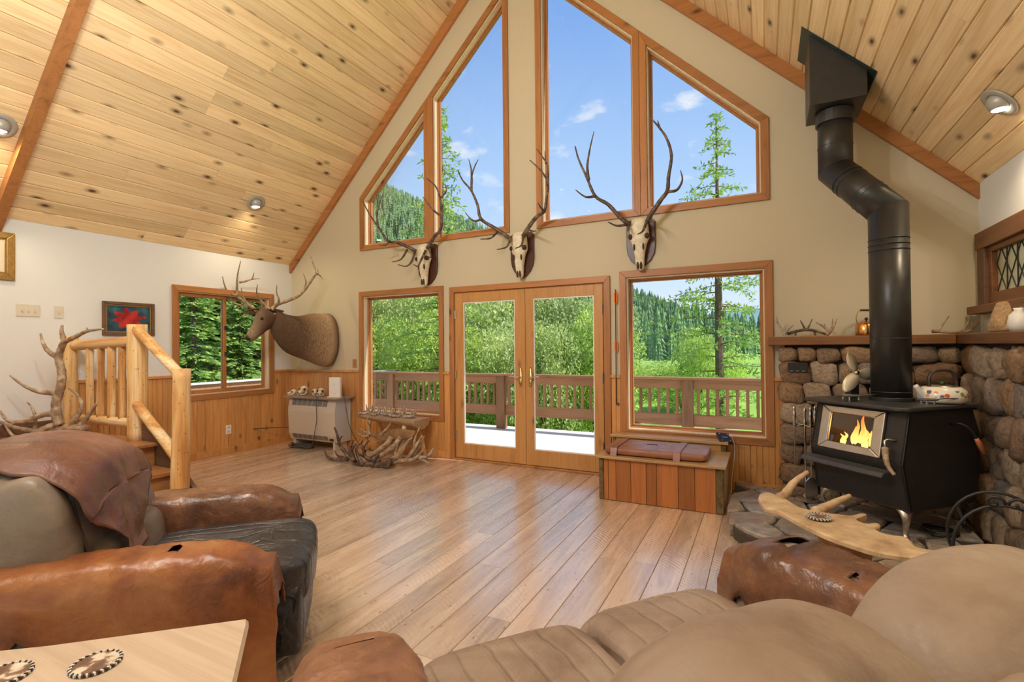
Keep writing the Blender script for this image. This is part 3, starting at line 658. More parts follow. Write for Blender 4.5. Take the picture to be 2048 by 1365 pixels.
def ell(mb, c, r, n=14, mt=None):
    c = Vector(c); vs = []; m_ = n//2+1
    for j in range(m_):
        ph = math.pi*j/(m_-1)
        for k in range(n):
            a = 2*math.pi*k/n; q = Vector((r[0]*math.sin(ph)*math.cos(a), r[1]*math.sin(ph)*math.sin(a), r[2]*math.cos(ph)))
            vs.append(c+(mt @ q if mt is not None else q))
    return mb.add(vs, [(j*n+k, (j+1)*n+k, (j+1)*n+(k+1) % n, j*n+(k+1) % n) for j in range(m_-1) for k in range(n)])
sk_me = skull_mesh().mesh('skull', True); sk_me.materials.append(M['bone'])
def ball_me(nm, r, mat):
    me = ell(MB(), (0, 0, 0), r).mesh(nm, True); me.materials.append(mat); return me
HOL = [('eye_socket', ball_me('eye_socket', (.026, .038, .030), M['hollow']), ((-.078, -.108, -.165), (.078, -.108, -.165))),
       ('cheek_hollow', ball_me('cheek_hollow', (.010, .012, .035), M['hollow']), ((-.045, -.128, -.27), (.045, -.128, -.27))),
       ('nostril', ball_me('nostril', (.013, .012, .040), M['hollow']), ((-.016, -.118, -.455), (.016, -.118, -.455)))]
def plaque_mb(w, z0, z1):
    h = z1-z0; pts = [(-w/2, z0+h*.42), (-w*.46, z0+h*.27), (-w*.34, z0+h*.14), (-w*.16, z0+h*.035), (0, z0), (w*.16, z0+h*.035), (w*.34, z0+h*.14), (w*.46, z0+h*.27), (w/2, z0+h*.42), (w/2, z1-.03), (w/2-.03, z1), (-w/2+.03, z1), (-w/2, z1-.03)]
    return MB().prism(pts, -.001, -.028, lambda a, b, h_: (a, h_, b))
SK = [
 (2.508, 2.66, 2.148, 'elk skull on dark plaque at the left of the row', -.10,
  [([(375,805),(330,780),(270,755),(215,745),(170,680),(115,600),(72,520)], .024, .006, (-.16,-.42)), ([(160,668),(154,610),(158,545),(147,465)], .015, .004, (-.34,-.40)), ([(163,570),(172,520),(188,480)], .010, .003, (-.36,-.38)), ([(222,742),(205,768),(165,770)], .014, .006, (-.30,-.42)), ([(325,795),(290,850),(238,865)], .015, .004, (-.22,-.45)), ([(370,805),(352,860),(320,890),(272,880)], .017, .004, (-.17,-.48))],
  [([(440,790),(480,720),(515,680),(520,590),(515,520),(490,440),(437,390)], .024, .006, (-.16,-.40)), ([(517,500),(548,460),(540,420)], .014, .004, (-.34,-.30)), ([(508,600),(460,555),(415,495)], .014, .004, (-.30,-.45)), ([(430,800),(402,860),(385,890),(362,880)], .016, .004, (-.17,-.46)), ([(445,790),(462,830),(450,840)], .013, .005, (-.16,-.28)), ([(512,672),(520,735)], .012, .004, (-.25,-.36))]),
 (3.827, 2.66, 2.145, 'elk skull on dark plaque between the two tall windows', -.02,
  [([(915,735),(880,710),(820,670),(745,620),(725,540),(690,460),(640,400),(615,345)], .025, .006, (-.16,-.42)), ([(745,625),(700,630),(655,585)], .015, .004, (-.30,-.42)), ([(690,462),(692,380),(688,330),(675,282)], .016, .004, (-.36,-.40)), ([(692,372),(710,320),(730,282)], .011, .003, (-.38,-.34)), ([(835,695),(800,730),(740,735)], .015, .004, (-.22,-.46)), ([(912,735),(890,780),(835,795)], .016, .004, (-.17,-.48))],
  [([(985,720),(1015,670),(1060,610),(1105,575),(1118,500),(1125,420),(1090,350),(1022,285)], .025, .006, (-.16,-.42)), ([(1122,430),(1125,330),(1110,290),(1062,222)], .016, .004, (-.36,-.34)), ([(1113,305),(1108,235)], .010, .003, (-.36,-.32)), ([(1105,580),(1085,555),(1070,530)], .013, .004, (-.28,-.40)), ([(985,725),(975,770),(940,788)], .016, .004, (-.17,-.45)), ([(1010,680),(1040,690),(1060,688)], .013, .004, (-.18,-.36))]),
 (5.164, 2.645, 2.16, 'elk skull on dark plaque at the right of the row', .03,
  [([(1590,650),(1545,620),(1470,540),(1395,490),(1345,380),(1300,280),(1280,205)], .025, .006, (-.16,-.42)), ([(1395,490),(1340,495),(1283,455)], .016, .004, (-.30,-.42)), ([(1358,400),(1350,320),(1365,220),(1388,122)], .016, .004, (-.34,-.38)), ([(1580,650),(1520,660),(1468,638)], .016, .004, (-.17,-.42)), ([(1580,660),(1584,680),(1578,690)], .014, .006, (-.17,-.28))],
  [([(1690,640),(1715,590),(1770,510),(1805,460),(1812,380),(1828,260),(1800,160),(1750,90),(1703,38)], .025, .006, (-.16,-.42)), ([(1810,465),(1860,455),(1890,400),(1880,345)], .016, .004, (-.30,-.26)), ([(1765,110),(1755,80),(1750,60)], .010, .003, (-.40,-.38)), ([(1685,640),(1665,690),(1635,708)], .017, .004, (-.17,-.46)), ([(1700,630),(1725,640),(1728,662)], .014, .005, (-.16,-.32))])]
for x, zt, zb, lab, yw, la, ra in SK:
    t = thing('elk_skull_mount', lab, 'skull mount', (x, -.03, (zt+zb)/2), group='elk skulls over the doors')
    inv = Matrix.Translation((-x, .03, -(zt+zb)/2))
    def att(o): o.parent = t; o.matrix_parent_inverse = inv; return o
    att(obj('plaque', MB().add(*[( [(q[0]+x, q[1], q[2]) for q in pb.v], pb.f) for pb in [plaque_mb(.29, zb, zt)]][0]), M['plaque'], bevel=.005))
    s = obj('skull', sk_me, None); s.location = (x, -.03, zt-.02); s.rotation_euler = (R(4), 0, yw); att(s)
    for nm_, me_, cs in HOL:
        for c in cs: obj(nm_, me_, None, s, loc=c)
    for br in (la, ra):
        mb = MB()
        for pts, r0, r1, ys in br: branch(mb, pxpath(CA, pts, ys), r0, r1)
        att(obj('antler', mb, M['antler'], smooth=True))

# ------------------------------------------------------------------ elk shoulder mount
def furmat():
    m_, nt, b = nmat('elk_fur')
    t = node(nt, 'ShaderNodeTexCoord'); sp = node(nt, 'ShaderNodeSeparateXYZ'); lk(nt, t.outputs['Object'], sp.inputs[0])
    v = coords(nt, (60, 60, 14), False); n1 = node(nt, 'ShaderNodeTexNoise', {'Scale': 1.5, 'Detail': 6, 'Roughness': .7}); lk(nt, v, n1.inputs['Vector'])
    ad = node(nt, 'ShaderNodeMath', operation='MULTIPLY_ADD'); lk(nt, n1.outputs[0], ad.inputs[0]); ad.inputs[1].default_value = .25; lk(nt, sp.outputs[1], ad.inputs[2])
    c = ramp(nt, ad.outputs[0], [(.0, (.40, .26, .13)), (.02, (.40, .26, .13))]).outputs[0]
    mr = node(nt, 'ShaderNodeMapRange', {'From Min': -1.0, 'From Max': .1}); lk(nt, ad.outputs[0], mr.inputs[0])
    c = ramp(nt, mr.outputs[0], [(.0, (.30, .20, .12)), (.12, (.40, .29, .19)), (.22, (.13, .065, .032)), (.34, (.11, .06, .03)), (.55, (.15, .085, .042)), (.72, (.34, .22, .12)), (.90, (.56, .41, .26)), (1.0, (.16, .075, .035))]).outputs[0]
    g = ramp(nt, n1.outputs[0], [(.32, (.35, .33, .31)), (.62, (1.2, 1.2, 1.2))]).outputs[0]
    c = mixc(nt, .8, c, g, 'MULTIPLY'); lk(nt, c, b.inputs['Base Color']); b.inputs['Roughness'].default_value = .75
    bump(nt, b, n1.outputs[0], .7, .02); return m_
def loft(mb, rings, N=22, cap=True, fn=None):
    """rings: (centre, tangent, half width, half height)"""
    vs = []
    for c, t, rx, rz in rings:
        c, t = Vector(c), Vector(t).normalized(); h = t.cross(Vector((0, 0, 1))).normalized(); u_ = h.cross(t)
        for k in range(N):
            a = 2*math.pi*k/N; q = c+h*math.cos(a)*rx+u_*math.sin(a)*rz
            if fn: q = fn(q, a, c)
            vs.append(q)
    n = len(rings)
    fs = [(i*N+k, i*N+(k+1) % N, (i+1)*N+(k+1) % N, (i+1)*N+k) for i in range(n-1) for k in range(N)]
    if cap: fs += [tuple(range(N))[::-1], tuple(range((n-1)*N, n*N))]
    return mb.add(vs, fs)
elk = thing('elk_shoulder_mount', 'brown elk shoulder mount with wide antlers in the corner', 'taxidermy', (.8, -.0, 1.48))
def eatt(o): o.parent = elk; o.matrix_parent_inverse = Matrix.Translation((-.8, 0, -1.48)); return o
CE = crop(420, 500, 4.875)
poll = P(538, 630, y=-.80); nose = P(*CE(385, 865), y=-1.00)
hd = (nose-poll); hl = hd.length; hdn = hd.normalized()
bodyr = [((.80, -.004, 1.49), (0, -1, 0), .185, .36), ((.80, -.05, 1.485), (0, -1, 0), .205, .385), ((.79, -.17, 1.478), (-.05, -1, 0), .205, .37)]
for u, v, y, rx, rz in ((622, 674, -.31, .185, .325), (601, 672, -.45, .168, .275), (583, 668, -.58, .15, .24), (567, 661, -.68, .128, .205), (554, 650, -.75, .108, .165), (546, 641, -.79, .095, .13)):
    bodyr.append((P(u, v, y=y), (-.3, -1, .35 if y < -.5 else .1), rx, rz))
def furry(q, a, c):
    k = noise.noise((q.x*6, q.y*6, q.z*6))*.018 + noise.noise((q.x*17, q.y*17, q.z*9))*.008
    d = (q-c).normalized(); low = max(0, -math.sin(a))
    return q + d*k + Vector((0, 0, -1))*low*.03*(1 if -.62 < c.y < -.3 else .2)
bm = MB(); loft(bm, bodyr, 26, True, furry)
headr = []
for t_, rx, rz, up_ in ((-.16, .088, .115, -.02), (.0, .090, .112, 0), (.16, .092, .112, 0), (.32, .082, .100, -.004), (.48, .064, .080, -.008), (.64, .055, .066, -.008), (.80, .053, .060, -.004), (.92, .051, .055, 0), (1.0, .040, .042, 0), (1.04, .018, .02, 0)):
    headr.append((poll+hd*t_+Vector((0, 0, up_)), hdn, rx*1.2, rz*1.2))
loft(bm, headr, 26, True, lambda q, a, c: q+(q-c).normalized()*noise.noise((q.x*14, q.y*14, q.z*14))*.006)
eatt(obj('body', bm, furmat(), smooth=True, subsurf=1))
hside = hdn.cross(Vector((0, 0, 1))).normalized(); hup = hside.cross(hdn)
gem = plain('glass_eye', (.02, .012, .008), .08)
for s in (-1, 1): eatt(obj('eye', ell(MB(), poll+hd*.27+hside*s*.096+hup*.045, (.019, .019, .019)), gem, smooth=True))
nm = MB(); ell(nm, poll+hd*.985+hup*.012, (.050, .050, .042)); eatt(obj('nose', nm, plain('wet_black_nose', (.035, .025, .022), .3), smooth=True))
for s in (-1, 1):
    tip = P(*CE(312, 622), y=-.95) if s < 0 else P(*CE(718, 600), y=-.62)
    sd2 = 1 if (tip-poll).dot(hside) > 0 else -1; b0 = poll+hside*sd2*.08+hup*.06+hdn*(-.03)
    if (tip-b0).length > .32: tip = b0+(tip-b0).normalized()*.30
    d = tip-b0; wv = d.cross(hdn).normalized()
    ear = MB(); secs = [(0, .026), (.2, .05), (.5, .066), (.8, .045), (1, .008)]
    vs = []
    for tt, w in secs:
        for j in range(5):
            f = (j-2)/2; vs.append(b0+d*tt+hup*w*f*.9+hdn*(-.03*(1-f*f)*(1-abs(2*tt-1)*.6)))
    ear.add(vs, [(i*5+j, i*5+j+1, (i+1)*5+j+1, (i+1)*5+j) for i in range(4) for j in range(4)])
    e_ = eatt(obj('ear', ear, furmat(), smooth=True)); sm_ = e_.modifiers.new('solid', 'SOLIDIFY'); sm_.thickness = .012; e_.modifiers.new('ss', 'SUBSURF').levels = 1
for br in ([([(455,600),(400,552),(335,500),(272,455),(262,350),(270,240),(300,105)], .026, .005, (-.84,-.945)), ([(275,450),(180,415),(140,340),(122,260)], .016, .004, (-.90,-1.13)), ([(285,320),(350,305),(405,288),(485,281)], .016, .004, (-.93,-.78)), ([(408,287),(420,260),(430,222)], .011, .003, (-.84,-.86)), ([(465,600),(380,540),(325,460),(303,375)], .018, .004, (-.83,-1.05)), ([(395,552),(330,548),(225,510),(183,425)], .017, .004, (-.85,-1.15))],
           [([(600,585),(660,530),(760,495),(860,450),(930,380),(1000,280),(1030,235)], .026, .015, (-.78,-.42)), ([(1028,238),(1015,170),(995,110),(972,45)], .016, .004, (-.42,-.46)), ([(1030,240),(1060,240),(1108,295)], .013, .003, (-.42,-.30)), ([(1050,245),(1052,215),(1045,180)], .010, .003, (-.38,-.36)), ([(650,540),(672,490),(650,420),(652,342)], .017, .004, (-.74,-.80)), ([(910,405),(935,320),(908,228)], .015, .004, (-.50,-.55)), ([(585,582),(490,490),(455,420),(463,338)], .018, .004, (-.82,-1.08))]):
    mb = MB()
    for pts, r0, r1, ys in br: branch(mb, pxpath(CE, pts, ys), r0, r1)
    eatt(obj('antler', mb, M['antlerlight'], smooth=True))

# ------------------------------------------------------------------ things on the side wall
def picture(y0, y1, z0, z1, fw_, label, canvas, frame_m, name='framed_painting'):
    t = thing(name, label, 'painting', (0, (y0+y1)/2, z0))
    t2 = lambda o: (setattr(o, 'parent', t), setattr(o, 'matrix_parent_inverse', Matrix.Translation((0, -(y0+y1)/2, -z0))))
    po = [(y0, z0), (y1, z0), (y1, z1), (y0, z1)]; pi2 = offset_poly(po, -fw_); pi3 = offset_poly(po, -fw_-.012)
    o = obj('frame', ring(MB(), pi2, po, .001, .03, LEFT), frame_m, bevel=.005); t2(o)
    o = obj('liner', ring(MB(), pi3, pi2, .001, .018, LEFT), M['brass'], bevel=.002); t2(o)
    o = obj('canvas', MB().prism(pi3, .002, .010, LEFT), canvas); t2(o)
    return t
def flower_mat():
    m_, nt, b = nmat('poinsettia_painting'); t = node(nt, 'ShaderNodeTexCoord')
    mp_ = node(nt, 'ShaderNodeMapping', {'Location': (0, 2.13, -1.71*1.35), 'Scale': (1, 1, 1.35)}); lk(nt, t.outputs['Object'], mp_.inputs[0])
    sp = node(nt, 'ShaderNodeSeparateXYZ'); lk(nt, mp_.outputs[0], sp.inputs[0])
    at = node(nt, 'ShaderNodeMath', operation='ARCTAN2'); lk(nt, sp.outputs[2], at.inputs[0]); lk(nt, sp.outputs[1], at.inputs[1])
    s5 = node(nt, 'ShaderNodeMath', operation='MULTIPLY'); lk(nt, at.outputs[0], s5.inputs[0]); s5.inputs[1].default_value = 8.0
    sn = node(nt, 'ShaderNodeMath', operation='SINE'); lk(nt, s5.outputs[0], sn.inputs[0])
    ln = node(nt, 'ShaderNodeVectorMath', operation='LENGTH')
    cb = node(nt, 'ShaderNodeCombineXYZ'); lk(nt, sp.outputs[1], cb.inputs[0]); lk(nt, sp.outputs[2], cb.inputs[1]); lk(nt, cb.outputs[0], ln.inputs[0])
    rr = node(nt, 'ShaderNodeMath', operation='MULTIPLY_ADD'); lk(nt, sn.outputs[0], rr.inputs[0]); rr.inputs[1].default_value = -.03
    nq = node(nt, 'ShaderNodeTexNoise', {'Scale': 16, 'Detail': 3}); lk(nt, t.outputs['Object'], nq.inputs['Vector']); aq = node(nt, 'ShaderNodeMath', operation='MULTIPLY_ADD'); lk(nt, nq.outputs[0], aq.inputs[0]); aq.inputs[1].default_value = .11; lk(nt, ln.outputs['Value'], aq.inputs[2]); lk(nt, aq.outputs[0], rr.inputs[2])
    nz_ = node(nt, 'ShaderNodeTexNoise', {'Scale': 9, 'Detail': 5}); lk(nt, t.outputs['Object'], nz_.inputs['Vector'])
    bgc = ramp(nt, nz_.outputs[0], [(.35, (.015, .03, .05)), (.55, (.03, .09, .13)), (.7, (.06, .17, .22))]).outputs[0]
    red = ramp(nt, nz_.outputs[0], [(.35, (.25, .01, .015)), (.6, (.62, .04, .03)), (.75, (.80, .16, .08))]).outputs[0]
    mk = ramp(nt, rr.outputs[0], [(.17, (1, 1, 1)), (.20, (0, 0, 0))]).outputs[0]
    c = mixc(nt, mk, bgc, red); lk(nt, c, b.inputs['Base Color']); b.inputs['Roughness'].default_value = .3; return m_
picture(-2.379, -1.876, 1.527, 1.893, .032, 'framed painting of a red poinsettia on dark blue', flower_mat(), M['darkwood'])
def land_mat():
    m_, nt, b = nmat('landscape_painting'); v = coords(nt, (7, 7, 16), False); n1 = node(nt, 'ShaderNodeTexNoise', {'Scale': 1.0, 'Detail': 6}); lk(nt, v, n1.inputs['Vector'])
    lk(nt, ramp(nt, n1.outputs[0], [(.3, (.02, .06, .04)), (.45, (.05, .14, .10)), (.55, (.08, .20, .30)), (.7, (.35, .50, .55))]).outputs[0], b.inputs['Base Color']); b.inputs['Roughness'].default_value = .3; return m_
lp = picture(-3.72, -3.069, 2.027, 2.469, .06, 'gilt-framed landscape painting cut by the photo\'s left edge', land_mat(), plain('gilt_frame', (.45, .27, .08), .35, .4, var=.4, nscale=60))
obj('mat_board', ring(MB(), [(-3.72+.105, 2.027+.105), (-3.069-.105, 2.027+.105), (-3.069-.105, 2.469-.105), (-3.72+.105, 2.469-.105)], [(-3.72+.07, 2.027+.07), (-3.069-.07, 2.027+.07), (-3.069-.07, 2.469-.07), (-3.72+.07, 2.469-.07)], .009, .013, lambda a, b, h: (h, a-(-3.72-3.069)/2, b-2.027)), plain('linen_mat', (.72, .64, .50), .8), lp)
def plate(c, w, h, n, axis, label, name='switch_plate', mat=None, cat='light switch', kind='toggle'):
    t = thing(name, label, cat, c)
    fn = (lambda a, b, q: (q, a, b)) if axis == 'x' else (lambda a, b, q: (a, -q, b))
    obj('cover', MB().prism([(-w/2, -h/2), (w/2, -h/2), (w/2, h/2), (-w/2, h/2)], .001, .008, fn), mat or M['ivory'], t, bevel=.002)
    for i in range(n):
        a0 = (i-(n-1)/2)*w/n*.82
        if kind == 'toggle': obj('toggle', MB().prism([(a0-.005, -.012), (a0+.005, -.012), (a0+.004, .012), (a0-.004, .012)], .008, .02, fn), M['ivory'] if mat is None else M['brass'], t)
        else:
            for s in (-1, 1): obj('socket', MB().prism([(a0-.014, s*.027-.012), (a0+.014, s*.027-.012), (a0+.014, s*.027+.012), (a0-.014, s*.027+.012)], .007, .0095, fn), plain('socket_face', (.5, .47, .41), .4), t)
plate((0, -2.97, 1.755), .175, .115, 3, 'x', 'triple toggle switch plate on the white side wall')
plate((0, -2.737, 1.752), .075, .12, 1, 'x', 'single toggle switch plate beside the poinsettia painting')
plate((.013, -.993, .316), .072, .118, 1, 'x', 'white outlet plate on the wainscot under the sliding window', 'outlet_plate', M['white'], 'outlet', 'socket')
plate((1.25, 0, 1.153), .066, .115, 1, 'y', 'wooden switch plate left of the square window', 'switch_plate', M['trim'])
plate((.152, 0, 1.138), .06, .095, 1, 'y', 'cream outlet plate in the corner below the elk', 'outlet_plate', M['ivory'], 'outlet', 'socket')
# arrow hanging by the doors
ar = thing('hanging_arrow', 'black arrow with orange fletching hung beside the doors', 'arrow', (4.895, -.03, .79))
obj('shaft', MB().tube([(0, 0, .0), (.004, 0, 1.16)], .005, 8), M['black'], ar)
orange = plain('orange_feather', (.85, .20, .03), .6)
for z0_, ln_ in ((1.00, .14), (.50, .13)):
    for k in range(3):
        a = 2*math.pi*k/3+.4; f = MB(); dx, dy = math.cos(a), math.sin(a)
        f.add([(.003, 0, z0_), (.003+dx*.022, dy*.022, z0_+.03), (.003+dx*.020, dy*.020, z0_+ln_-.02), (.003, 0, z0_+ln_)], [(0, 1, 2, 3)])
        o = obj('feather', f, orange, ar); o.modifiers.new('s', 'SOLIDIFY').thickness = .0025
obj('tip', MB().tube(spline([(0, 0, .03), (0, 0, -.02), (.012, -.005, -.035), (.026, -.005, -.015)], 4), .006, 8), M['iron'], ar, smooth=True)

# ------------------------------------------------------------------ gas heater and what stands on it
ht = thing('wall_heater', 'beige gas wall heater with louvred grilles', 'heater', (.75, -.17, 0))
X0, X1 = -.445, .445
prof = [(.145, .10), (-.10, .10), (-.135, .19), (-.15, .50), (-.145, .56), (-.115, .685), (.145, .685)]
obj('case', MB().prism(prof, X0, X1, lambda a, b, h: (h, a, b)), M['hcase'], ht, bevel=.008)
obj('side_panel', MB().prism([(.14, .105), (-.095, .105), (-.128, .19), (-.143, .50), (-.138, .56), (-.11, .68), (.14, .68)], X1+.0005, X1+.006, lambda a, b, h: (h, a, b)), plain('grey_heater_side', (.52, .53, .53), .4), ht)
gm = plain('dark_grille', (.12, .11, .10), .5); lvm = plain('grey_louvre', (.34, .32, .28), .5)
def slope_pt(t, z0, y0, z1, y1): return y0+(y1-y0)*t, z0+(z1-z0)*t
for z0_, z1_, ya, yb in ((.582, .665, -.1405, -.1205), (.125, .185, -.1105, -.1335)):
    for k in range(7):
        xa = X0+.075+k*.098; g = MB()
        fnq = lambda a, t, h: (a, ya+(yb-ya)*t-h, z0_+(z1_-z0_)*t)
        g.prism([(xa, 0), (xa+.084, 0), (xa+.084, 1), (xa, 1)], -.004, .0015, fnq); gg = obj('grille', g, gm, ht)
        s = MB()
        for j in range(8): s.prism([(xa, (j+.15)/8), (xa+.084, (j+.15)/8), (xa+.084, (j+.6)/8), (xa, (j+.6)/8)], .001, .006, fnq)
        obj('louvre', s, lvm, gg)
for sx in (-1, 1):
    obj('foot', MB().box((sx*.38-.02, -.09, 0), (sx*.38+.02, .12, .102)), M['hcase'], ht)
obj('badge', MB().box((.33, -.1225, .125), (.40, -.118, .16)), M['black'], ht)
tb = thing('heater_shelf', 'grey weathered board lying on top of the heater', 'shelf board', (.76, -.18, .686))
obj('board', MB().box((-.51, -.175, .0), (.51, .165, .022)), wood('grey_board', (.34, .27, .20), (.24, .18, .13), (.1, .07, .05), 'X', knots=.1), tb, bevel=.003)
def small_skull(x, y, s, rz, lab):
    t = thing('small_animal_skull', lab, 'skull', (x, y, .7085+.004*s), rz, 'small skulls on the heater')
    mb = MB()
    ell(mb, (0, .02*s, .062*s), (.045*s, .055*s, .048*s)); loft(mb, [((0, -.01*s, .055*s), (0, -1, -.2), .036*s, .034*s), ((0, -.05*s, .042*s), (0, -1, -.2), .026*s, .026*s), ((0, -.09*s, .034*s), (0, -1, -.1), .020*s, .019*s), ((0, -.105*s, .032*s), (0, -1, 0), .012*s, .012*s)], 14)
    obj('cranium', mb, M['bone'], t, smooth=True)
    for q in (-1, 1):
        jw = MB().tube(spline([(q*.034*s, .02*s, .03*s), (q*.03*s, -.02*s, .008*s), (q*.012*s, -.085*s, .008*s)], 4), [.011*s]*4+[.009*s]*5, 8)
        obj('jaw', jw, M['bone'], t, smooth=True)
    for q in (-1, 1): obj('eye_hole', ell(MB(), (q*.032*s, -.022*s, .066*s), (.014*s, .017*s, .016*s)), M['hollow'], t, smooth=True)
    obj('nose_hole', ell(MB(), (0, -.103*s, .036*s), (.010*s, .008*s, .011*s)), M['hollow'], t, smooth=True)
for q in ((.31, -.24, .7, -.5, 'smallest bleached skull at the left end of the heater'), (.45, -.18, 1.15, .3, 'largest round bleached skull second from left on the heater'), (.675, -.17, .85, .9, 'bleached skull third from left on the heater'), (.82, -.20, 1.0, .5, 'bleached skull fourth from left on the heater'), (.985, -.15, .95, .6, 'bleached skull half hidden by the white box')): small_skull(*q)
rb = thing('white_modem', 'upright white plastic modem box on the heater', 'modem', (1.145, -.25, .7085), R(12))
obj('shell', MB().box((-.085, -.02, .012), (.085, .02, .265)), M['white'], rb, bevel=.006); obj('stand', MB().box((-.10, -.04, .0005), (.10, .04, .012)), M['white'], rb, bevel=.003)
gp = plain('grey_print', (.45, .45, .45), .6)
obj('logo', MB().box((-.006, -.0212, .165), (.006, -.0202, .18)), gp, rb); obj('status_light', MB().box((-.012, -.0212, .045), (.012, -.0202, .05)), gp, rb)
cordm = plain('grey_cord', (.07, .07, .07), .5)
tag(obj('power_cord', MB().tube(spline([(.93, -.352, .712), (.925, -.362, .70), (.915, -.362, .55), (.915, -.36, .40), (.87, -.35, .25), (.82, -.33, .12), (.79, -.34, .03), (.74, -.33, .008)], 6), .005, 8), cordm, smooth=True), 'grey power cord hanging down the heater front', 'cord')
tag(obj('modem_cable', MB().tube(spline([(1.20, -.20, .712), (1.277, -.22, .715), (1.285, -.22, .68), (1.30, -.20, .5), (1.32, -.16, .3), (1.40, -.10, .1), (1.50, -.06, .01), (1.62, -.05, .006)], 6), .0045, 8), cordm, smooth=True), 'thin cable running from the modem down to the floor', 'cable')
cl = []
for k in range(150):
    a = k*.42; rr = .11+.06*math.sin(k*.37)+.02*math.sin(k*1.3); cl.append((.56+rr*1.35*math.cos(a), -.30+rr*.55*math.sin(a), .008+.028*(k/150)+.012*math.sin(k*.9)**2))
tag(obj('cord_coil', MB().tube(cl, .006, 6), cordm, smooth=True), 'tangled coil of grey cord under the heater', 'cord')
gl_ = MB().tube(spline([(.012, -.64, .27), (.08, -.60, .275), (.18, -.45, .268), (.30, -.30, .262)], 5), .006, 8)
tag(obj('gas_line', gl_, M['black'], smooth=True), 'black gas line from the side wall to the heater', 'pipe')
# ------------------------------------------------------------------ storage bench, sill box, cushion
YF = -.79
bn = thing('storage_bench', 'plank storage bench with bark-edged corner posts', 'bench', (5.44, -.45, 0))
off = Vector((5.44, -.45, 0)); BX0, BX1 = 4.935, 5.965
def L(a, b): return (Vector(a)-off, Vector(b)-off)
us = [1205.9, 1216.9, 1232.3, 1262, 1292.7, 1313.6, 1356.4, 1390, 1433]
xs = [P(u, 990, y=YF).x for u in us]; xs[0] = max(xs[0], BX0+.045); xs[-1] = min(xs[-1], BX1-.06)
benchm = wood('reddish_bench_plank', (.45, .17, .05), (.33, .11, .03), (.10, .03, .015), 'Z', rough=.4, knots=.45, var=.3)
for a, b in zip(xs, xs[1:]): obj('front_plank', MB().box(*L((a+.0015, YF, .004), (b-.0015, YF+.022, .368))), benchm, bn, bevel=.002)
barkm = plain('mossy_bark', (.20, .14, .05), .9, nscale=22, bmp=.8, c2=(.07, .05, .03))
for a, b in ((BX0, xs[0]), (xs[-1], BX1)): obj('corner_post', MB().box(*L((a, YF-.006, .001), (b, YF+.05, .368))), barkm, bn, bevel=.01)
obj('end_panel', MB().box(*L((BX1-.022, YF+.05, .001), (BX1, -.19, .368))), wood('pale_end_panel', (.62, .42, .22), (.5, .32, .15), (.2, .1, .05), 'Z', knots=.2), bn)
obj('end_panel', MB().box(*L((BX0, YF+.05, .001), (BX0+.022, -.19, .368))), benchm, bn)
obj('lid', MB().box(*L((BX0-.02, YF-.03, .369), (BX1+.02, -.195, .392))), wood('pale_bench_lid', (.60, .38, .17), (.48, .28, .11), (.2, .1, .04), 'X', rough=.28, knots=.2), bn, bevel=.004)
sb = thing('sill_box', 'low plank box shelf under the large window', 'shelf box', (5.42, -.11, 0))
off2 = Vector((5.42, -.11, 0))
def L2(a, b): return (Vector(a)-off2, Vector(b)-off2)
pm = wood('pale_shelf_pine', (.62, .38, .16), (.50, .28, .10), (.2, .1, .04), 'X', rough=.3, knots=.15)
obj('top_board', MB().box(*L2((4.875, -.205, .452), (5.965, -.032, .478))), pm, sb, bevel=.004)
obj('front_board', MB().box(*L2((4.93, -.182, .001), (5.90, -.16, .451))), pm, sb)
for a, b in ((4.895, 4.929), (5.901, 5.945)): obj('corner_post', MB().box(*L2((a, -.188, .001), (b, -.04, .451))), barkm, sb, bevel=.008)
# leather cushion with straps
lth = leather('brown_bench_leather', (.34, .15, .085), (.24, .095, .055), .38, 4, .1)
cu = thing('bench_cushion', 'brown leather bench cushion held by two straps', 'cushion', (5.40, -.52, .393))
def slab(mb, sx, sy, sz, e=.25, n=28, m_=12, pw=None):
    """rounded pillow, half sizes sx sy, height sz, base at 0"""
    def f(i, j):
        a = 2*math.pi*i; ph = -math.pi/2+math.pi*j
        cx_, sx_ = math.cos(a), math.sin(a); c = abs(math.cos(ph))**e; s_ = math.copysign(abs(math.sin(ph))**(e*1.8), math.sin(ph))
        x = sx*math.copysign(abs(cx_)**e, cx_)*c; y = sy*math.copysign(abs(sx_)**e, sx_)*c
        return (x, y, sz/2+sz/2*s_)
    return mb.grid(n, m_, f, wrap_u=True)
obj('pad', slab(MB(), .435, .235, .068, .22, 48, 14), lth, cu, smooth=True)
for x in (-.335, .20):
    s = MB(); w = .028
    pth = [(-.262, -.03), (-.262, -.002), (-.2475, .036), (-.235, .066), (-.18, .0715), (.18, .0715), (.235, .066), (.246, .036), (.246, .001)]
    for (ya, za), (yb, zb) in zip(pth, pth[1:]):
        s.add([(x-w, ya, za), (x+w, ya, za), (x+w, yb, zb), (x-w, yb, zb)], [(0, 1, 2, 3)])
    o = obj('strap', s, lth, cu); q = o.modifiers.new('s', 'SOLIDIFY'); q.thickness = .004; q.offset = 1
br_ = MB().tube([(math.cos(a)*.05-.05, math.sin(a)*.035, .0705) for a in [R(t) for t in range(20, 161, 14)]], .003, 6); obj('brand_mark', br_, M['black'], cu)
rt_ = thing('black_router', 'small black square router tilted on the sill box', 'router', tuple(P(1447, 868, y=-.11)), 0)
rt_.location.z = .479+.012; rt_.rotation_euler = (R(38), R(8), R(35))
obj('shell', MB().box((-.062, -.062, 0), (.062, .062, .026)), M['black'], rt_, bevel=.01)
for q in ((-.04, -.04), (.04, -.04), (.04, .04), (-.04, .04)): obj('pad_dot', MB().lathe([(0, 0), (.004, 0), (.004, .001)], 8, (q[0], q[1], .0262)), M['sash'], rt_)
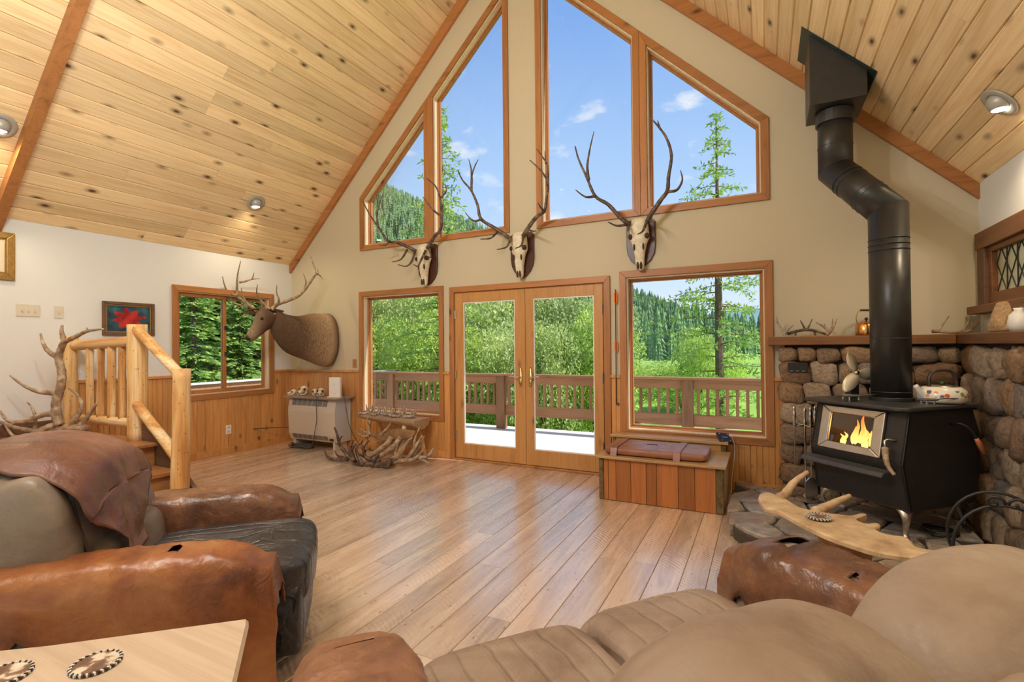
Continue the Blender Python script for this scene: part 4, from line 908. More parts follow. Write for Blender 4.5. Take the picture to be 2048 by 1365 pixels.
obj('logo', MB().box((-.025, -.004, .0262), (.025, .004, .0268)), gp, rt_)
tag(obj('router_cable', MB().tube(spline([tuple(P(1458, 872, y=-.09)), (5.99, -.06, .50), (6.01, -.06, .42), (6.0, -.09, .25), (5.985, -.14, .12), (5.99, -.2, .02)], 6), .003, 6), M['sash'], smooth=True), 'thin white cable dropping behind the sill box', 'cable')

# ------------------------------------------------------------------ stone chimney wall, mantel, hearth
def stonemat():
    m_, nt, b = nmat('river_stone'); oi = node(nt, 'ShaderNodeObjectInfo')
    v = coords(nt, (5, 5, 5)); n1 = node(nt, 'ShaderNodeTexNoise', {'Scale': 1.4, 'Detail': 8, 'Roughness': .65, 'Distortion': .8}); lk(nt, v, n1.inputs['Vector'])
    base = ramp(nt, oi.outputs['Random'], [(0, (.17, .145, .125)), (.2, (.36, .23, .13)), (.4, (.22, .135, .08)), (.6, (.42, .33, .24)), (.8, (.27, .17, .10)), (1, (.24, .215, .20))]).outputs[0]
    g = ramp(nt, n1.outputs[0], [(.3, (.42, .38, .35)), (.52, (1, 1, 1)), (.72, (1.35, 1.25, 1.15))]).outputs[0]
    c = mixc(nt, 1.0, base, g, 'MULTIPLY'); lk(nt, c, b.inputs['Base Color']); b.inputs['Roughness'].default_value = .7
    bump(nt, b, n1.outputs[0], .6, .02); return m_
M['stone'] = stonemat()
mortar = plain('dark_mortar', (.085, .068, .052), .95, nscale=30, bmp=.5, c2=(.05, .04, .03))
def unit_stone(seed):
    N, K = 14, 8; vs = []
    for j in range(K+1):
        ph = -math.pi/2+math.pi*j/K
        for k in range(N):
            a = 2*math.pi*k/N; e = .50+.16*((seed*37) % 5)/5
            x = math.copysign(abs(math.cos(ph))**e, 1)*math.copysign(abs(math.cos(a))**e, math.cos(a)); y = abs(math.cos(ph))**e*math.copysign(abs(math.sin(a))**e, math.sin(a)); z = math.copysign(abs(math.sin(ph))**e, math.sin(ph))
            d = 1+.26*noise.noise((x*1.1+seed*7, y*1.1, z*1.1))+.06*noise.noise((x*3+seed*7, y*3, z*3))
            vs.append((x*.5*d, y*.5*d, z*.5*d))
    me = MB().add(vs, [(j*N+k, j*N+(k+1) % N, (j+1)*N+(k+1) % N, (j+1)*N+k) for j in range(K) for k in range(N)]).mesh('stone', True); me.materials.append(M['stone']); return me
stones = [unit_stone(k) for k in range(9)]
sw = tag(bpy.data.objects.new('wall_stone', None), 'river stone chimney wall behind the stove', kind='structure'); COL.objects.link(sw)
mm = MB(); mm.box((6.43, -.09, .0), (7.70, -.001, 1.355)); mm.box((7.655, -3.6, .0), (RW-.001, -.001, 1.355)); obj('mortar', mm, mortar, sw)
random.seed(21)
def stone_rows(a0, a1, put, hmin=.13, hmax=.20, z0=.0, z1=1.335):
    z = z0
    while z < z1-.05:
        h = random.uniform(hmin, hmax); h = h if z+h < z1-.08 else z1-z
        a = a0
        while a < a1-.03:
            w = random.uniform(.11, .29)*(1.0 if h > .12 else 1.3)
            if a+w > a1-.07: w = a1-a
            put(a+w/2, z+h/2, w*1.04, h*1.06); a += w
        z += h
def put_back(a, z, w, h):
    o = obj('stone', random.choice(stones), None, sw); dp = random.uniform(.15, .19)
    o.location = (a, -.09-random.uniform(0, .02), z); o.scale = (w, dp, h); o.rotation_euler = (0, random.uniform(-.09, .09), random.uniform(-.06, .06))
stone_rows(6.385, 7.62, put_back)
def put_right(a, z, w, h):
    o = obj('stone', random.choice(stones), None, sw); dp = random.uniform(.16, .24)
    o.location = (7.685+random.uniform(-.015, .015), -a, z); o.scale = (dp, w, h); o.rotation_euler = (random.uniform(-.6, .6), 0, random.uniform(-.06, .06))
stone_rows(.14, 3.5, put_right, .14, .24)
vp = thing('vent_plate', 'black metal vent plate set between the stones', 'vent', tuple(P(1595, 735, y=-.19)))
obj('plate', MB().box((-.075, -.012, -.04), (.075, .012, .04)), M['iron'], vp, bevel=.004)
for k in range(3): obj('slot', MB().box((-.06+k*.045, -.0135, -.034), (-.035+k*.045, -.012, -.029)), M['chrome'], vp)
mn = thing('mantel_shelf', 'thick rough-sawn mantel shelf on the stone wall', 'mantel', (6.9, -.1, 1.357))
obj('beam', MB().box((6.297-6.9, -.10, 0), (7.573-6.9, .099, .074)), M['mantel'], mn, bevel=.006)
obj('side_beam', MB().box((7.575-6.9, -3.4, 0), (RW-.001-6.9, .099, .074)), mt_y, mn, bevel=.006)

HPOLY = [(5.99, -.03), (5.99, -1.09), (6.03, -1.30), (6.12, -1.43), (6.27, -1.53), (6.40, -1.75), (6.50, -2.0), (6.72, -2.22), (7.1, -2.42), (7.52, -2.52), (7.52, -.25), (6.37, -.25), (6.37, -.03)]
def inside(x, y, poly=HPOLY):
    c = False; n = len(poly)
    for i in range(n):
        (xa, ya), (xb, yb) = poly[i], poly[i-1]
        if (ya > y) != (yb > y) and x < (xb-xa)*(y-ya)/(yb-ya)+xa: c = not c
    return c
def snap(x, y, poly=HPOLY):
    best = None; p = Vector((x, y))
    for i in range(len(poly)):
        a, b = Vector(poly[i-1]), Vector(poly[i]); t = max(0, min(1, (p-a).dot(b-a)/(b-a).length_squared)); q = a.lerp(b, t)
        if best is None or (q-p).length < (best-p).length: best = q
    return best
hearth = thing('stone_hearth', 'raised flagstone hearth with curved front edge', 'hearth', (6.8, -1.2, 0))
hb = [tuple(Vector(q)*1.0) for q in offset_poly(HPOLY, -.035)]
obj('mortar_bed', MB().prism([(a-6.8, b+1.2) for a, b in hb], .001, .075, None), mortar, hearth)
hm, nt, b = nmat('slate_flagstone'); oi = node(nt, 'ShaderNodeObjectInfo'); v = coords(nt, (6, 6, 6)); n1 = node(nt, 'ShaderNodeTexNoise', {'Scale': 1.3, 'Detail': 8, 'Roughness': .65, 'Distortion': 1.2}); lk(nt, v, n1.inputs['Vector'])
base = ramp(nt, oi.outputs['Random'], [(0, (.28, .25, .225)), (.3, (.42, .33, .255)), (.6, (.34, .34, .345)), (1, (.48, .40, .32))]).outputs[0]
lk(nt, mixc(nt, 1.0, base, ramp(nt, n1.outputs[0], [(.3, (.5, .48, .46)), (.55, (1, 1, 1)), (.75, (1.35, 1.3, 1.25))]).outputs[0], 'MULTIPLY'), b.inputs['Base Color']); b.inputs['Roughness'].default_value = .34; bump(nt, b, n1.outputs[0], .6, .02)
random.seed(5); sites = []
for i in range(8):
    for j in range(11):
        q = (5.85+i*.285+(j % 2)*.14+random.uniform(-.10, .10), -2.75+j*.275+random.uniform(-.09, .09)); sites.append(q)
for i, s in enumerate(sites):
    if not inside(*s): continue
    cell = [(s[0]-.5, s[1]-.5), (s[0]+.5, s[1]-.5), (s[0]+.5, s[1]+.5), (s[0]-.5, s[1]+.5)]
    for j, t in enumerate(sites):
        if i == j or (Vector(s)-Vector(t)).length > .8: continue
        mid = (Vector(s)+Vector(t))/2; d = Vector(t)-Vector(s); out = []
        for k in range(len(cell)):
            a, b_ = Vector(cell[k-1]), Vector(cell[k]); da, db = (a-mid).dot(d), (b_-mid).dot(d)
            if (da <= 0) != (db <= 0): out.append(tuple(a.lerp(b_, da/(da-db))))
            if db <= 0: out.append(tuple(b_))
        cell = out
    cell = [q if inside(*q) else tuple(snap(*q)) for q in cell]
    # subdivide, round and inset
    c = Vector((sum(q[0] for q in cell)/len(cell), sum(q[1] for q in cell)/len(cell))); dense = []
    for k in range(len(cell)):
        a, b_ = Vector(cell[k-1]), Vector(cell[k])
        for t in (0, .5): dense.append(a.lerp(b_, t))
    dense = [(dense[k-1]+dense[k]*5+dense[(k+1) % len(dense)])/7+Vector((noise.noise((dense[k].x*9, dense[k].y*9, 1)), noise.noise((dense[k].x*9, dense[k].y*9, 7))))*.012 for k in range(len(dense))]
    def ins(q, d): v_ = q-c; return c+v_*max(.3, 1-d/max(v_.length, .02))
    n = len(dense); mb = MB(); rz_ = .098+random.uniform(-.006, .006); vs = []
    for d, z in ((.012, .002), (.006, .05), (.008, rz_-.012), (.022, rz_)): vs += [(*(ins(q, d)-Vector((6.8, -1.2))), z+(.004*noise.noise((q.x*6, q.y*6, 3)) if z > .06 else 0)) for q in dense]
    mb.add(vs, [(r_*n+k, r_*n+(k+1) % n, (r_+1)*n+(k+1) % n, (r_+1)*n+k) for r_ in range(3) for k in range(n)]+[tuple(range(3*n, 4*n))])
    obj('flagstone', mb, hm, hearth, smooth=False)

# ------------------------------------------------------------------ wood stove
HZ = .104
sv = thing('wood_stove', 'black cast iron wood stove with fire behind glass door', 'stove', (7.047, -.761, HZ), R(-45))
W2, DF, DB = .325, -.325, .325
zb, zm, zt = .205, .50, .835                       # body bottom, belly, top (local)
yb_, ym_, yt_ = DF+.03, DF-.03, DF+.045            # front profile
def fpt(x, s, h, up=True):                          # on the upper (belly to top) or lower front plate
    (ya, za), (yc, zc_) = ((ym_, zm), (yt_, zt)) if up else ((yb_, zb), (ym_, zm))
    d = Vector((0, yc-ya, zc_-za)); n_ = Vector((0, -d.z, d.y)).normalized()
    return Vector((x, ya, za))+d*s+n_*h
bd = MB()
dx0, dx1, ds0, ds1 = -.235, .175, .06, .90          # door opening
ring(bd, [(dx0, ds0), (dx1, ds0), (dx1, ds1), (dx0, ds1)], [(-W2, 0), (W2, 0), (W2, 1), (-W2, 1)], -.02, 0, lambda a, s, h: fpt(a, s, h))
bd.prism([(-W2, 0), (W2, 0), (W2, 1), (-W2, 1)], -.02, 0, lambda a, s, h: fpt(a, s, h, False))
side = [(yb_, zb), (ym_, zm), (yt_, zt), (DB-.02, zt), (DB+.05, .66), (DB+.055, .42), (DB, zb)]
for x0_, x1_ in ((-W2, -W2+.02), (W2-.02, W2)): bd.prism(side[::-1], x0_, x1_, lambda a, b, h: (h, a, b))
for (ya, za), (yc, zc_) in ((side[3], side[4]), (side[4], side[5]), (side[5], side[6])): bd.add([(-W2, ya, za), (W2, ya, za), (W2, yc, zc_), (-W2, yc, zc_)], [(0, 1, 2, 3)])
bd.box((-W2, yb_, zb-.01), (W2, DB, zb+.01)); bd.box((-W2, yt_, zt-.02), (W2, DB-.02, zt))
obj('body', bd, M['iron'], sv, bevel=.004)
fbm = plain('sooty_firebrick', (.045, .035, .03), .9, nscale=14, c2=(.015, .012, .01))
fb = MB(); fb.box((-.25, -.24, .47), (.25, .20, .49)); fb.box((-.26, .19, .47), (.26, .21, .83)); fb.box((-.27, -.24, .47), (-.25, .21, .83)); fb.box((.25, -.24, .47), (.27, .21, .83)); obj('firebox', fb, fbm, sv)
tp = MB(); tp.prism([(-.37, -.345), (-.345, -.385), (.335, -.385), (.37, -.345), (.37, .31), (-.37, .31)], zt+.001, zt+.026); obj('top_plate', tp, plain('grey_iron_top', (.05, .052, .056), .35, var=.3, nscale=12), sv, bevel=.008)
dframe = obj('door_frame', ring(MB(), [(dx0+.05, ds0+.13), (dx1-.05, ds0+.13), (dx1-.05, ds1-.11), (dx0+.05, ds1-.11)], [(dx0-.02, ds0-.02), (dx1+.02, ds0-.02), (dx1+.02, ds1+.03), (dx0-.02, ds1+.03)], .001, .024, lambda a, s, h: fpt(a, s, h)), M['steel'], sv, bevel=.006)
obj('door_glass', MB().prism([(dx0+.045, ds0+.12), (dx1-.045, ds0+.12), (dx1-.045, ds1-.10), (dx0+.045, ds1-.10)], .004, .008, lambda a, s, h: fpt(a, s, h)), glassmat('smoky_stove_glass', (.82, .80, .76), 1.0), dframe)
lip = MB(); lp_ = [(ym_-.005, .452), (ym_-.075, .440), (ym_-.092, .425), (ym_-.092, .412), (ym_-.07, .425), (ym_+.0, .437)]
lip.prism(lp_, -.335, .26, lambda a, b, h: (h, a, b)); obj('ash_lip', lip, plain('worn_iron_lip', (.08, .082, .088), .35, var=.3), sv, bevel=.003)
for sx_, sy_ in ((-1, -1), (1, -1), (1, 1), (-1, 1)):
    bx_, by_ = sx_*.235, (DF+.10 if sy_ < 0 else DB-.10); ox, oy = sx_*.707, sy_*.707
    pts = spline([(bx_, by_, .21), (bx_+ox*.055, by_+oy*.055, .19), (bx_+ox*.085, by_+oy*.085, .14), (bx_+ox*.062, by_+oy*.062, .08), (bx_+ox*.07, by_+oy*.07, .03), (bx_+ox*.11, by_+oy*.11, .006)], 5)
    mb = MB().tube(pts, [.060, .058, .054, .050, .046]+[.042, .038, .033, .029, .026]+[.023, .021, .019, .018, .017]+[.016, .016, .016, .016, .016]+[.017, .018, .018, .016, .012, .006], 10, True, .55)
    obj('leg', mb, M['steel'] if sy_ < 0 else M['iron'], sv, smooth=True)
# latch with antler grip, side draft handle with wood grip
q0 = fpt(.235, .42, .03)
lt_ = obj('door_latch', MB().tube([fpt(.27, .42, .0), q0, q0+Vector((-.005, -.02, -.01)), q0+Vector((.01, -.035, -.06))], .009, 8), M['steel'], sv, smooth=True)
ag = MB(); branch(ag, [tuple(q0+Vector((.008, -.033, -.05))), tuple(q0+Vector((.02, -.05, -.10))), tuple(q0+Vector((.045, -.065, -.155))), tuple(q0+Vector((.09, -.075, -.20)))], .021, .010, 10); obj('antler_grip', ag, M['antlerlight'], lt_, smooth=True)
dh = obj('draft_handle', MB().tube(spline([(W2, .10, .73), (W2+.05, .10, .74), (W2+.085, .13, .71), (W2+.10, .17, .64)], 5), .007, 8), M['iron'], sv, smooth=True)
obj('wood_grip', MB().tube([(W2+.098, .165, .65), (W2+.104, .18, .62), (W2+.115, .205, .555)], [.012, .016, .014], 10), plain('cherry_grip', (.45, .15, .05), .35), dh, smooth=True)
# fire: charred logs, embers and flames
chm = plain('charred_log', (.03, .024, .02), .9, nscale=40, bmp=.6)
for a_, b_, r_ in (((-.19, -.19, .525), (.12, -.15, .52), .034), ((-.16, -.08, .53), (.13, -.22, .54), .032), ((.03, -.22, .52), (.19, -.10, .57), .034)): obj('fire_log', wobbly(a_, b_, r_, 8, 9, .1, 3), chm, sv, smooth=True)
def fire_mat(name, c0_, c1_, s0, s1, zlo, zhi):
    m_, nt, b = nmat(name); t = node(nt, 'ShaderNodeTexCoord'); sp = node(nt, 'ShaderNodeSeparateXYZ'); lk(nt, t.outputs['Object'], sp.inputs[0])
    mr = node(nt, 'ShaderNodeMapRange', {'From Min': zlo, 'From Max': zhi}); lk(nt, sp.outputs[2], mr.inputs[0])
    c = ramp(nt, mr.outputs[0], [(0, c0_), (1, c1_)]); lk(nt, c.outputs[0], b.inputs['Emission Color']); b.inputs['Base Color'].default_value = (.1, .03, .01, 1)
    st_ = node(nt, 'ShaderNodeMapRange', {'To Min': s0, 'To Max': s1}); lk(nt, mr.outputs[0], st_.inputs[0]); lk(nt, st_.outputs[0], b.inputs['Emission Strength']); return m_
flm = fire_mat('flame', (1, .62, .16), (1, .22, .02), 3.4, 1.3, .53, .74); ebm = fire_mat('ember', (1, .30, .04), (1, .5, .12), 2.5, 3.0, .5, .56)
random.seed(3)
for k in range(13):
    x_ = -.18+.33*k/12+random.uniform(-.015, .015); h_ = (.07+.17*math.exp(-((x_+.05)/.08)**2))*random.uniform(.7, 1.1); y_ = -.185+random.uniform(-.05, .03)
    pts = spline([(x_, y_, .53), (x_+random.uniform(-.012, .012), y_, .53+h_*.4), (x_+random.uniform(-.02, .02), y_, .53+h_*.75), (x_+random.uniform(-.02, .02), y_, .53+h_)], 4)
    obj('flame', MB().tube(pts, [.014, .020, .024, .025, .024, .021, .018, .015, .012, .009, .006, .004, .001], 8, True, .5), flm, sv, smooth=True)
for k in range(14): obj('ember', ell(MB(), (random.uniform(-.19, .16), random.uniform(-.24, -.10), .505+random.uniform(0, .02)), (.020, .014, .012), 8), ebm, sv, smooth=True)
fl_l = bpy.data.lights.new('fire_glow', 'POINT'); fl_l.energy = 3; fl_l.color = (1, .45, .12); fl_l.shadow_soft_size = .06; flo = bpy.data.objects.new('fire_glow', fl_l); COL.objects.link(flo); flo.location = (6.98, -.83, HZ+.64)

# stove pipe with offset, ceiling support box
PB = Vector((7.062, -.765, HZ+zt+.027)); PT = Vector((6.79, -.43, 3.21)); PA = Vector((PB.x, PB.y, 2.30)); PM = Vector((PT.x, PT.y, 2.74)); PRd = .119
pp = thing('stove_pipe', 'black offset stove pipe rising to the ceiling box', 'stove pipe', tuple(PB))
def seg_pipe(a, b, m0=None, m1=None, r=PRd, n=32):
    """pipe from a to b; ends cut by the mitre planes m0, m1 (normals)"""
    a, b = Vector(a), Vector(b); t = (b-a).normalized(); N_ = t.orthogonal().normalized(); B_ = t.cross(N_); vs = []
    for c, mn_ in ((a, m0), (b, m1)):
        for k in range(n):
            an = 2*math.pi*k/n; q = c+(N_*math.cos(an)+B_*math.sin(an))*r
            if mn_ is not None: q = q-t*((q-c).dot(mn_)/t.dot(mn_))
            vs.append(q-PB)
    return MB().add(vs, [(k, (k+1) % n, n+(k+1) % n, n+k) for k in range(n)]+[tuple(range(n))[::-1], tuple(range(n, 2*n))])
d1, d2, d3 = Vector((0, 0, 1)), (PM-PA).normalized(), Vector((0, 0, 1)); mA, mM = (d1+d2).normalized(), (d2+d3).normalized()
obj('lower_pipe', seg_pipe(PB, PA, None, mA), M['pipe'], pp, smooth=False); obj('offset_pipe', seg_pipe(PA, PM, mA, mM), M['pipe'], pp); obj('upper_pipe', seg_pipe(PM, PT, mM, None), M['pipe'], pp)
for o in pp.children:
    for q in o.data.polygons: q.use_smooth = len(q.vertices) == 4
def seam(c, d, r=PRd+.0035, w=.004): obj('seam', MB().tube([Vector(c)-d*w-PB, Vector(c)-d*w*.4-PB, Vector(c)+d*w*.4-PB, Vector(c)+d*w-PB], [PRd-.002, r, r, PRd-.002], 32, False), M['pipe'], pp, smooth=True)
for z in (2.02, 2.06, 2.10, PB.z+.02, PB.z+.06, 1.40): seam((PB.x, PB.y, z), d1)
for t in (.28, .36, .66, .74): seam(PA.lerp(PM, t), d2)
for z in (2.93, 3.13): seam((PT.x, PT.y, z), d3)
obj('collar', seg_pipe(PT+Vector((0, 0, -.10)), PT-Vector((0, 0, .008)), r=PRd+.014), M['pipe'], pp)
obj('base_ring', seg_pipe(PB+Vector((0, 0, .001)), PB+Vector((0, 0, .02)), r=PRd+.012), M['iron'], pp)
bx = thing('chimney_support_box', 'black sheet metal chimney box on the sloped ceiling', 'chimney box', (6.79, -.43, 3.21))
x0_, x1_, y0_, y1_ = -.185, .185, -.215, .20
zc_ = lambda x: zceil(6.79+x)-3.21-.003
bb = MB().add([(x0_, y0_, 0), (x1_, y0_, 0), (x1_, y1_, 0), (x0_, y1_, 0), (x0_, y0_, zc_(x0_)), (x1_, y0_, zc_(x1_)), (x1_, y1_, zc_(x1_)), (x0_, y1_, zc_(x0_))], [(0,3,2,1),(4,5,6,7),(0,1,5,4),(1,2,6,5),(2,3,7,6),(3,0,4,7)])
obj('box', bb, M['pipe'], bx, bevel=.004)
fl = MB()
for a, b, c, d in ((x0_-.05, x1_+.05, y0_-.05, y0_), (x0_-.05, x1_+.05, y1_, y1_+.05), (x0_-.05, x0_, y0_, y1_), (x1_, x1_+.05, y0_, y1_)):
    fl.add([(a, c, zc_(a)-.004), (b, c, zc_(b)-.004), (b, d, zc_(b)-.004), (a, d, zc_(a)-.004), (a, c, zc_(a)+.001), (b, c, zc_(b)+.001), (b, d, zc_(b)+.001), (a, d, zc_(a)+.001)], [(0,3,2,1),(4,5,6,7),(0,1,5,4),(1,2,6,5),(2,3,7,6),(3,0,4,7)])
obj('flange', fl, plain('green_black_flange', (.02, .035, .03), .4), bx)

# ------------------------------------------------------------------ on the stove
ZS = HZ+zt+.028
def kettle_flower():
    m_, nt, b = nmat('floral_enamel'); v = coords(nt, (26, 26, 26), False); vo = node(nt, 'ShaderNodeTexVoronoi', {'Scale': 1.0}); lk(nt, v, vo.inputs['Vector'])
    t = node(nt, 'ShaderNodeTexCoord'); sp = node(nt, 'ShaderNodeSeparateXYZ'); lk(nt, t.outputs['Object'], sp.inputs[0])
    col = ramp(nt, node_rgb(nt, vo), [(.0, (.55, .12, .05)), (.3, (.75, .30, .12)), (.5, (.25, .32, .05)), (.75, (.10, .12, .22)), (1, (.35, .18, .25))]); col.color_ramp.interpolation = 'CONSTANT'
    sh = ramp(nt, vo.outputs['Distance'], [(.36, (1, 1, 1)), (.42, (0, 0, 0))]).outputs[0]
    zm_ = ramp(nt, sp.outputs[2], [(.035, (0, 0, 0)), (.045, (1, 1, 1)), (.082, (1, 1, 1)), (.09, (0, 0, 0))]).outputs[0]
    yb2 = node(nt, 'ShaderNodeMath', operation='LESS_THAN'); lk(nt, sp.outputs[1], yb2.inputs[0]); yb2.inputs[1].default_value = -.02
    f1 = mixc(nt, 1.0, sh, zm_, 'MULTIPLY'); f2 = mixc(nt, 1.0, f1, yb2.outputs[0], 'MULTIPLY')
    lk(nt, mixc(nt, f2, (.82, .78, .68), col.outputs[0]), b.inputs['Base Color']); b.inputs['Roughness'].default_value = .18; return m_
def node_rgb(nt, vo):
    s = node(nt, 'ShaderNodeSeparateColor'); lk(nt, vo.outputs['Color'], s.inputs[0]); return s.outputs[0]
kp = P(1868, 801, z=ZS); kp = Vector((7.325, -.835, ZS))
kt = thing('enamel_kettle', 'white enamel kettle with painted flowers on the stove', 'kettle', tuple(kp), YAW)
obj('bowl', MB().lathe([(.0, .001), (.115, .001), (.132, .02), (.135, .05), (.125, .085), (.10, .105), (.07, .110)], 32), kettle_flower(), kt, smooth=True)
obj('spout', MB().tube(spline([(-.11, 0, .045), (-.145, 0, .07), (-.178, 0, .115)], 4), [.034, .03, .026, .023, .02, .018, .016, .015, .014], 12), M['white'], kt, smooth=True)
ld2 = obj('lid', MB().lathe([(.088, .100), (.088, .108), (.06, .116), (0, .120)], 28), M['steel'], kt, smooth=True); obj('lid_knob', MB().lathe([(0, .118), (.02, .12), (.024, .135), (0, .142)], 14), plain('green_knob', (.02, .06, .03), .3), ld2, smooth=True)
obj('handle', MB().tube(spline([(-.085, 0, .095), (-.088, 0, .16), (-.06, 0, .205), (.0, 0, .215), (.06, 0, .205), (.09, 0, .16), (.095, 0, .095)], 5), .013, 8, True, .7), plain('brown_bakelite', (.05, .035, .028), .35), kt, smooth=True)
# heat-powered fan
fp = Vector((6.851, -.70, ZS)); fn_ = thing('stove_fan', 'heat-powered stove fan with three cream blades', 'fan', tuple(fp), YAW)
fpc = P(1706, 745, y=-.70)-fp; fpc.rotate(Matrix.Rotation(-YAW, 3, 'Z')); cz_ = fpc.z; cxx = fpc.x
obj('stand', MB().box((cxx-.03, -.02, .0005), (cxx+.03, .05, .10)), M['black'], fn_, bevel=.004)
fins = MB()
for k in range(6): obj('fin', MB().tube(spline([(cxx-.035+k*.018, .03, .10), (cxx-.04+k*.02, .03, .16), (cxx-.05+k*.028, .03, cz_+.02)], 4), .003, 6), M['brass'], fn_)
obj('hub', MB().lathe([(0, -.02), (.014, -.02), (.016, .01), (.01, .05)], 14, mt=Matrix.Translation((cxx, -.03, cz_)) @ Matrix.Rotation(R(-90), 4, 'X')), M['steel'], fn_, smooth=True)
blm = plain('cream_blade', (.74, .66, .48), .35, .2)
for a in (112, -8, 238):
    b_ = MB(); n = 10; ca, sa = math.cos(R(a)), math.sin(R(a)); vs = []
    for i in range(n+1):
        t = i/n; rr = .014+.15*t; w = .044*math.sin(math.pi*min(1, t*.88+.10))**.8
        for s in (-1, 0, 1): vs.append((cxx+ca*rr-sa*w*s, -.035-.012*s+.004*t, cz_+sa*rr+ca*w*s))
    b_.add(vs, [(i*3+j, i*3+j+1, (i+1)*3+j+1, (i+1)*3+j) for i in range(n) for j in range(2)])
    o = obj('blade', b_, blm, fn_, smooth=True); o.modifiers.new('s', 'SOLIDIFY').thickness = .003
def trivet(loc, rz, r, lab):
    t = thing('stove_trivet', lab, 'trivet', loc, rz)
    obj('disc', MB().lathe([(0, .030), (r, .030), (r+.004, .035), (r, .040), (0, .040)], 28, mt=Matrix.Diagonal((1, .7, 1, 1))), plain('grey_iron_disc', (.07, .075, .08), .35), t, smooth=False)
    for k in range(3): a = 2*math.pi*k/3; obj('foot', MB().lathe([(.006, 0.0005), (.006, .031)], 8, (r*.7*math.cos(a), r*.45*math.sin(a), 0)), M['chrome'], t)
    obj('wire_handle', MB().tube(spline([(r, .0, .035), (r+.05, 0, .04), (r+.12, 0, .04), (r+.17, .02, .04)], 4), .004, 6), M['chrome'], t, smooth=True)
trivet(tuple(Vector((6.80, -.92, ZS))), YAW, .085, 'grey iron trivet with wire handle on the left of the stove')
trivet(tuple(Vector((7.20, -1.04, ZS))), R(25), .06, 'small iron trivet with wire handle beside the enamel kettle')

# ------------------------------------------------------------------ fireplace tools, wire coil, log rack
tp_ = P(1612, 1000, z=HZ); ts = thing('fireplace_tool_set', 'polished steel fireplace tool set left of the stove', 'fire tools', (tp_.x, tp_.y, HZ), YAW)
obj('base', MB().lathe([(0, .001), (.10, .001), (.105, .012), (.07, .025), (.025, .03), (.012, .05)], 6), M['chrome'], ts, bevel=.002)
obj('pole', MB().lathe([(.009, .04), (.009, .60), (.016, .62), (.009, .64), (.008, .70), (.015, .72), (.0, .75)], 12), M['chrome'], ts, smooth=True)
obj('hook_bar', MB().tube([(-.09, 0, .60), (.09, 0, .60)], .006, 8), M['chrome'], ts); obj('hook_bar', MB().tube([(0, -.08, .60), (0, .08, .60)], .006, 8), M['chrome'], ts)
for nm, (x, y), end in (('poker', (-.085, 0), 'p'), ('shovel', (.0, -.078), 's'), ('brush', (.085, 0), 'b')):
    tl = obj(nm, MB().lathe([(.005, .16), (.005, .60), (.012, .615), (.007, .63), (.015, .67), (.014, .71), (.008, .735), (.012, .75), (0, .76)], 12, (x, y, 0)), M['chrome'], ts, smooth=True)
    if end == 's': obj('shovel_pan', MB().prism([(-.05, 0), (.05, 0), (.045, .12), (.015, .15), (-.015, .15), (-.045, .12)], -.004, .004, lambda a, b, h: (x+a, y+h-.01*b, .05+b)), M['chrome'], tl)
    elif end == 'b': obj('bristles', MB().lathe([(.03, .05), (.028, .13), (.01, .17)], 14, (x, y, 0)), M['black'], tl)
    else: obj('poker_hook', MB().tube(spline([(x, y, .17), (x-.01, y, .09), (x-.045, y, .07), (x-.06, y, .11)], 4), .006, 8), M['iron'], tl, smooth=True)
cl = [(7.28+(.085+.01*math.sin(k*.7))*math.cos(k*.5), -.93+(.085+.012*math.cos(k*.9))*math.sin(k*.5), HZ+.012+.035*k/60) for k in range(60)]
tag(obj('wire_coil', MB().tube(cl, .006, 6), M['black'], smooth=True), 'black wire coil on the hearth beneath the stove', 'wire')
rk = thing('log_rack', 'black wrought iron log rack with scrolls by the stone wall', 'log rack', (7.33, -1.72, HZ), R(-10))
for y in (-.16, .12):
    obj('hoop', MB().tube([(-.20*math.cos(a)*(1 if True else 1), y, .02+.0+.21+.24*math.sin(a)) if math.sin(a) >= 0 else (-.20*math.cos(a), y, .23+.23*math.sin(a)) for a in [R(t) for t in range(-78, 259, 12)]], .008, 8), M['iron'], rk, smooth=True)
for z_, x_ in ((.02, -.06), (.02, .06), (.36, -.155), (.36, .155)): obj('cross_bar', MB().tube([(x_, -.16, z_), (x_, .12, z_)], .007, 8), M['iron'], rk)
for s in (-1, 1):
    sp_ = [(s*(.045-.04*math.cos(t*.5)*(1-t/16)), -.165, .50-.02+.035*math.sin(t*.5)*(1-t/16)) for t in range(0, 15)]
    obj('scroll', MB().tube(sp_, .007, 8, True), M['iron'], rk, smooth=True)
    ft = MB().tube(spline([(s*.06, -.16, .03), (s*.10, -.16, .02), (s*.14, -.16, .008)], 4), .008, 8); obj('foot', ft, M['iron'], rk)
    obj('foot', MB().tube(spline([(s*.06, .12, .03), (s*.10, .12, .02), (s*.14, .12, .008)], 4), .008, 8), M['iron'], rk)

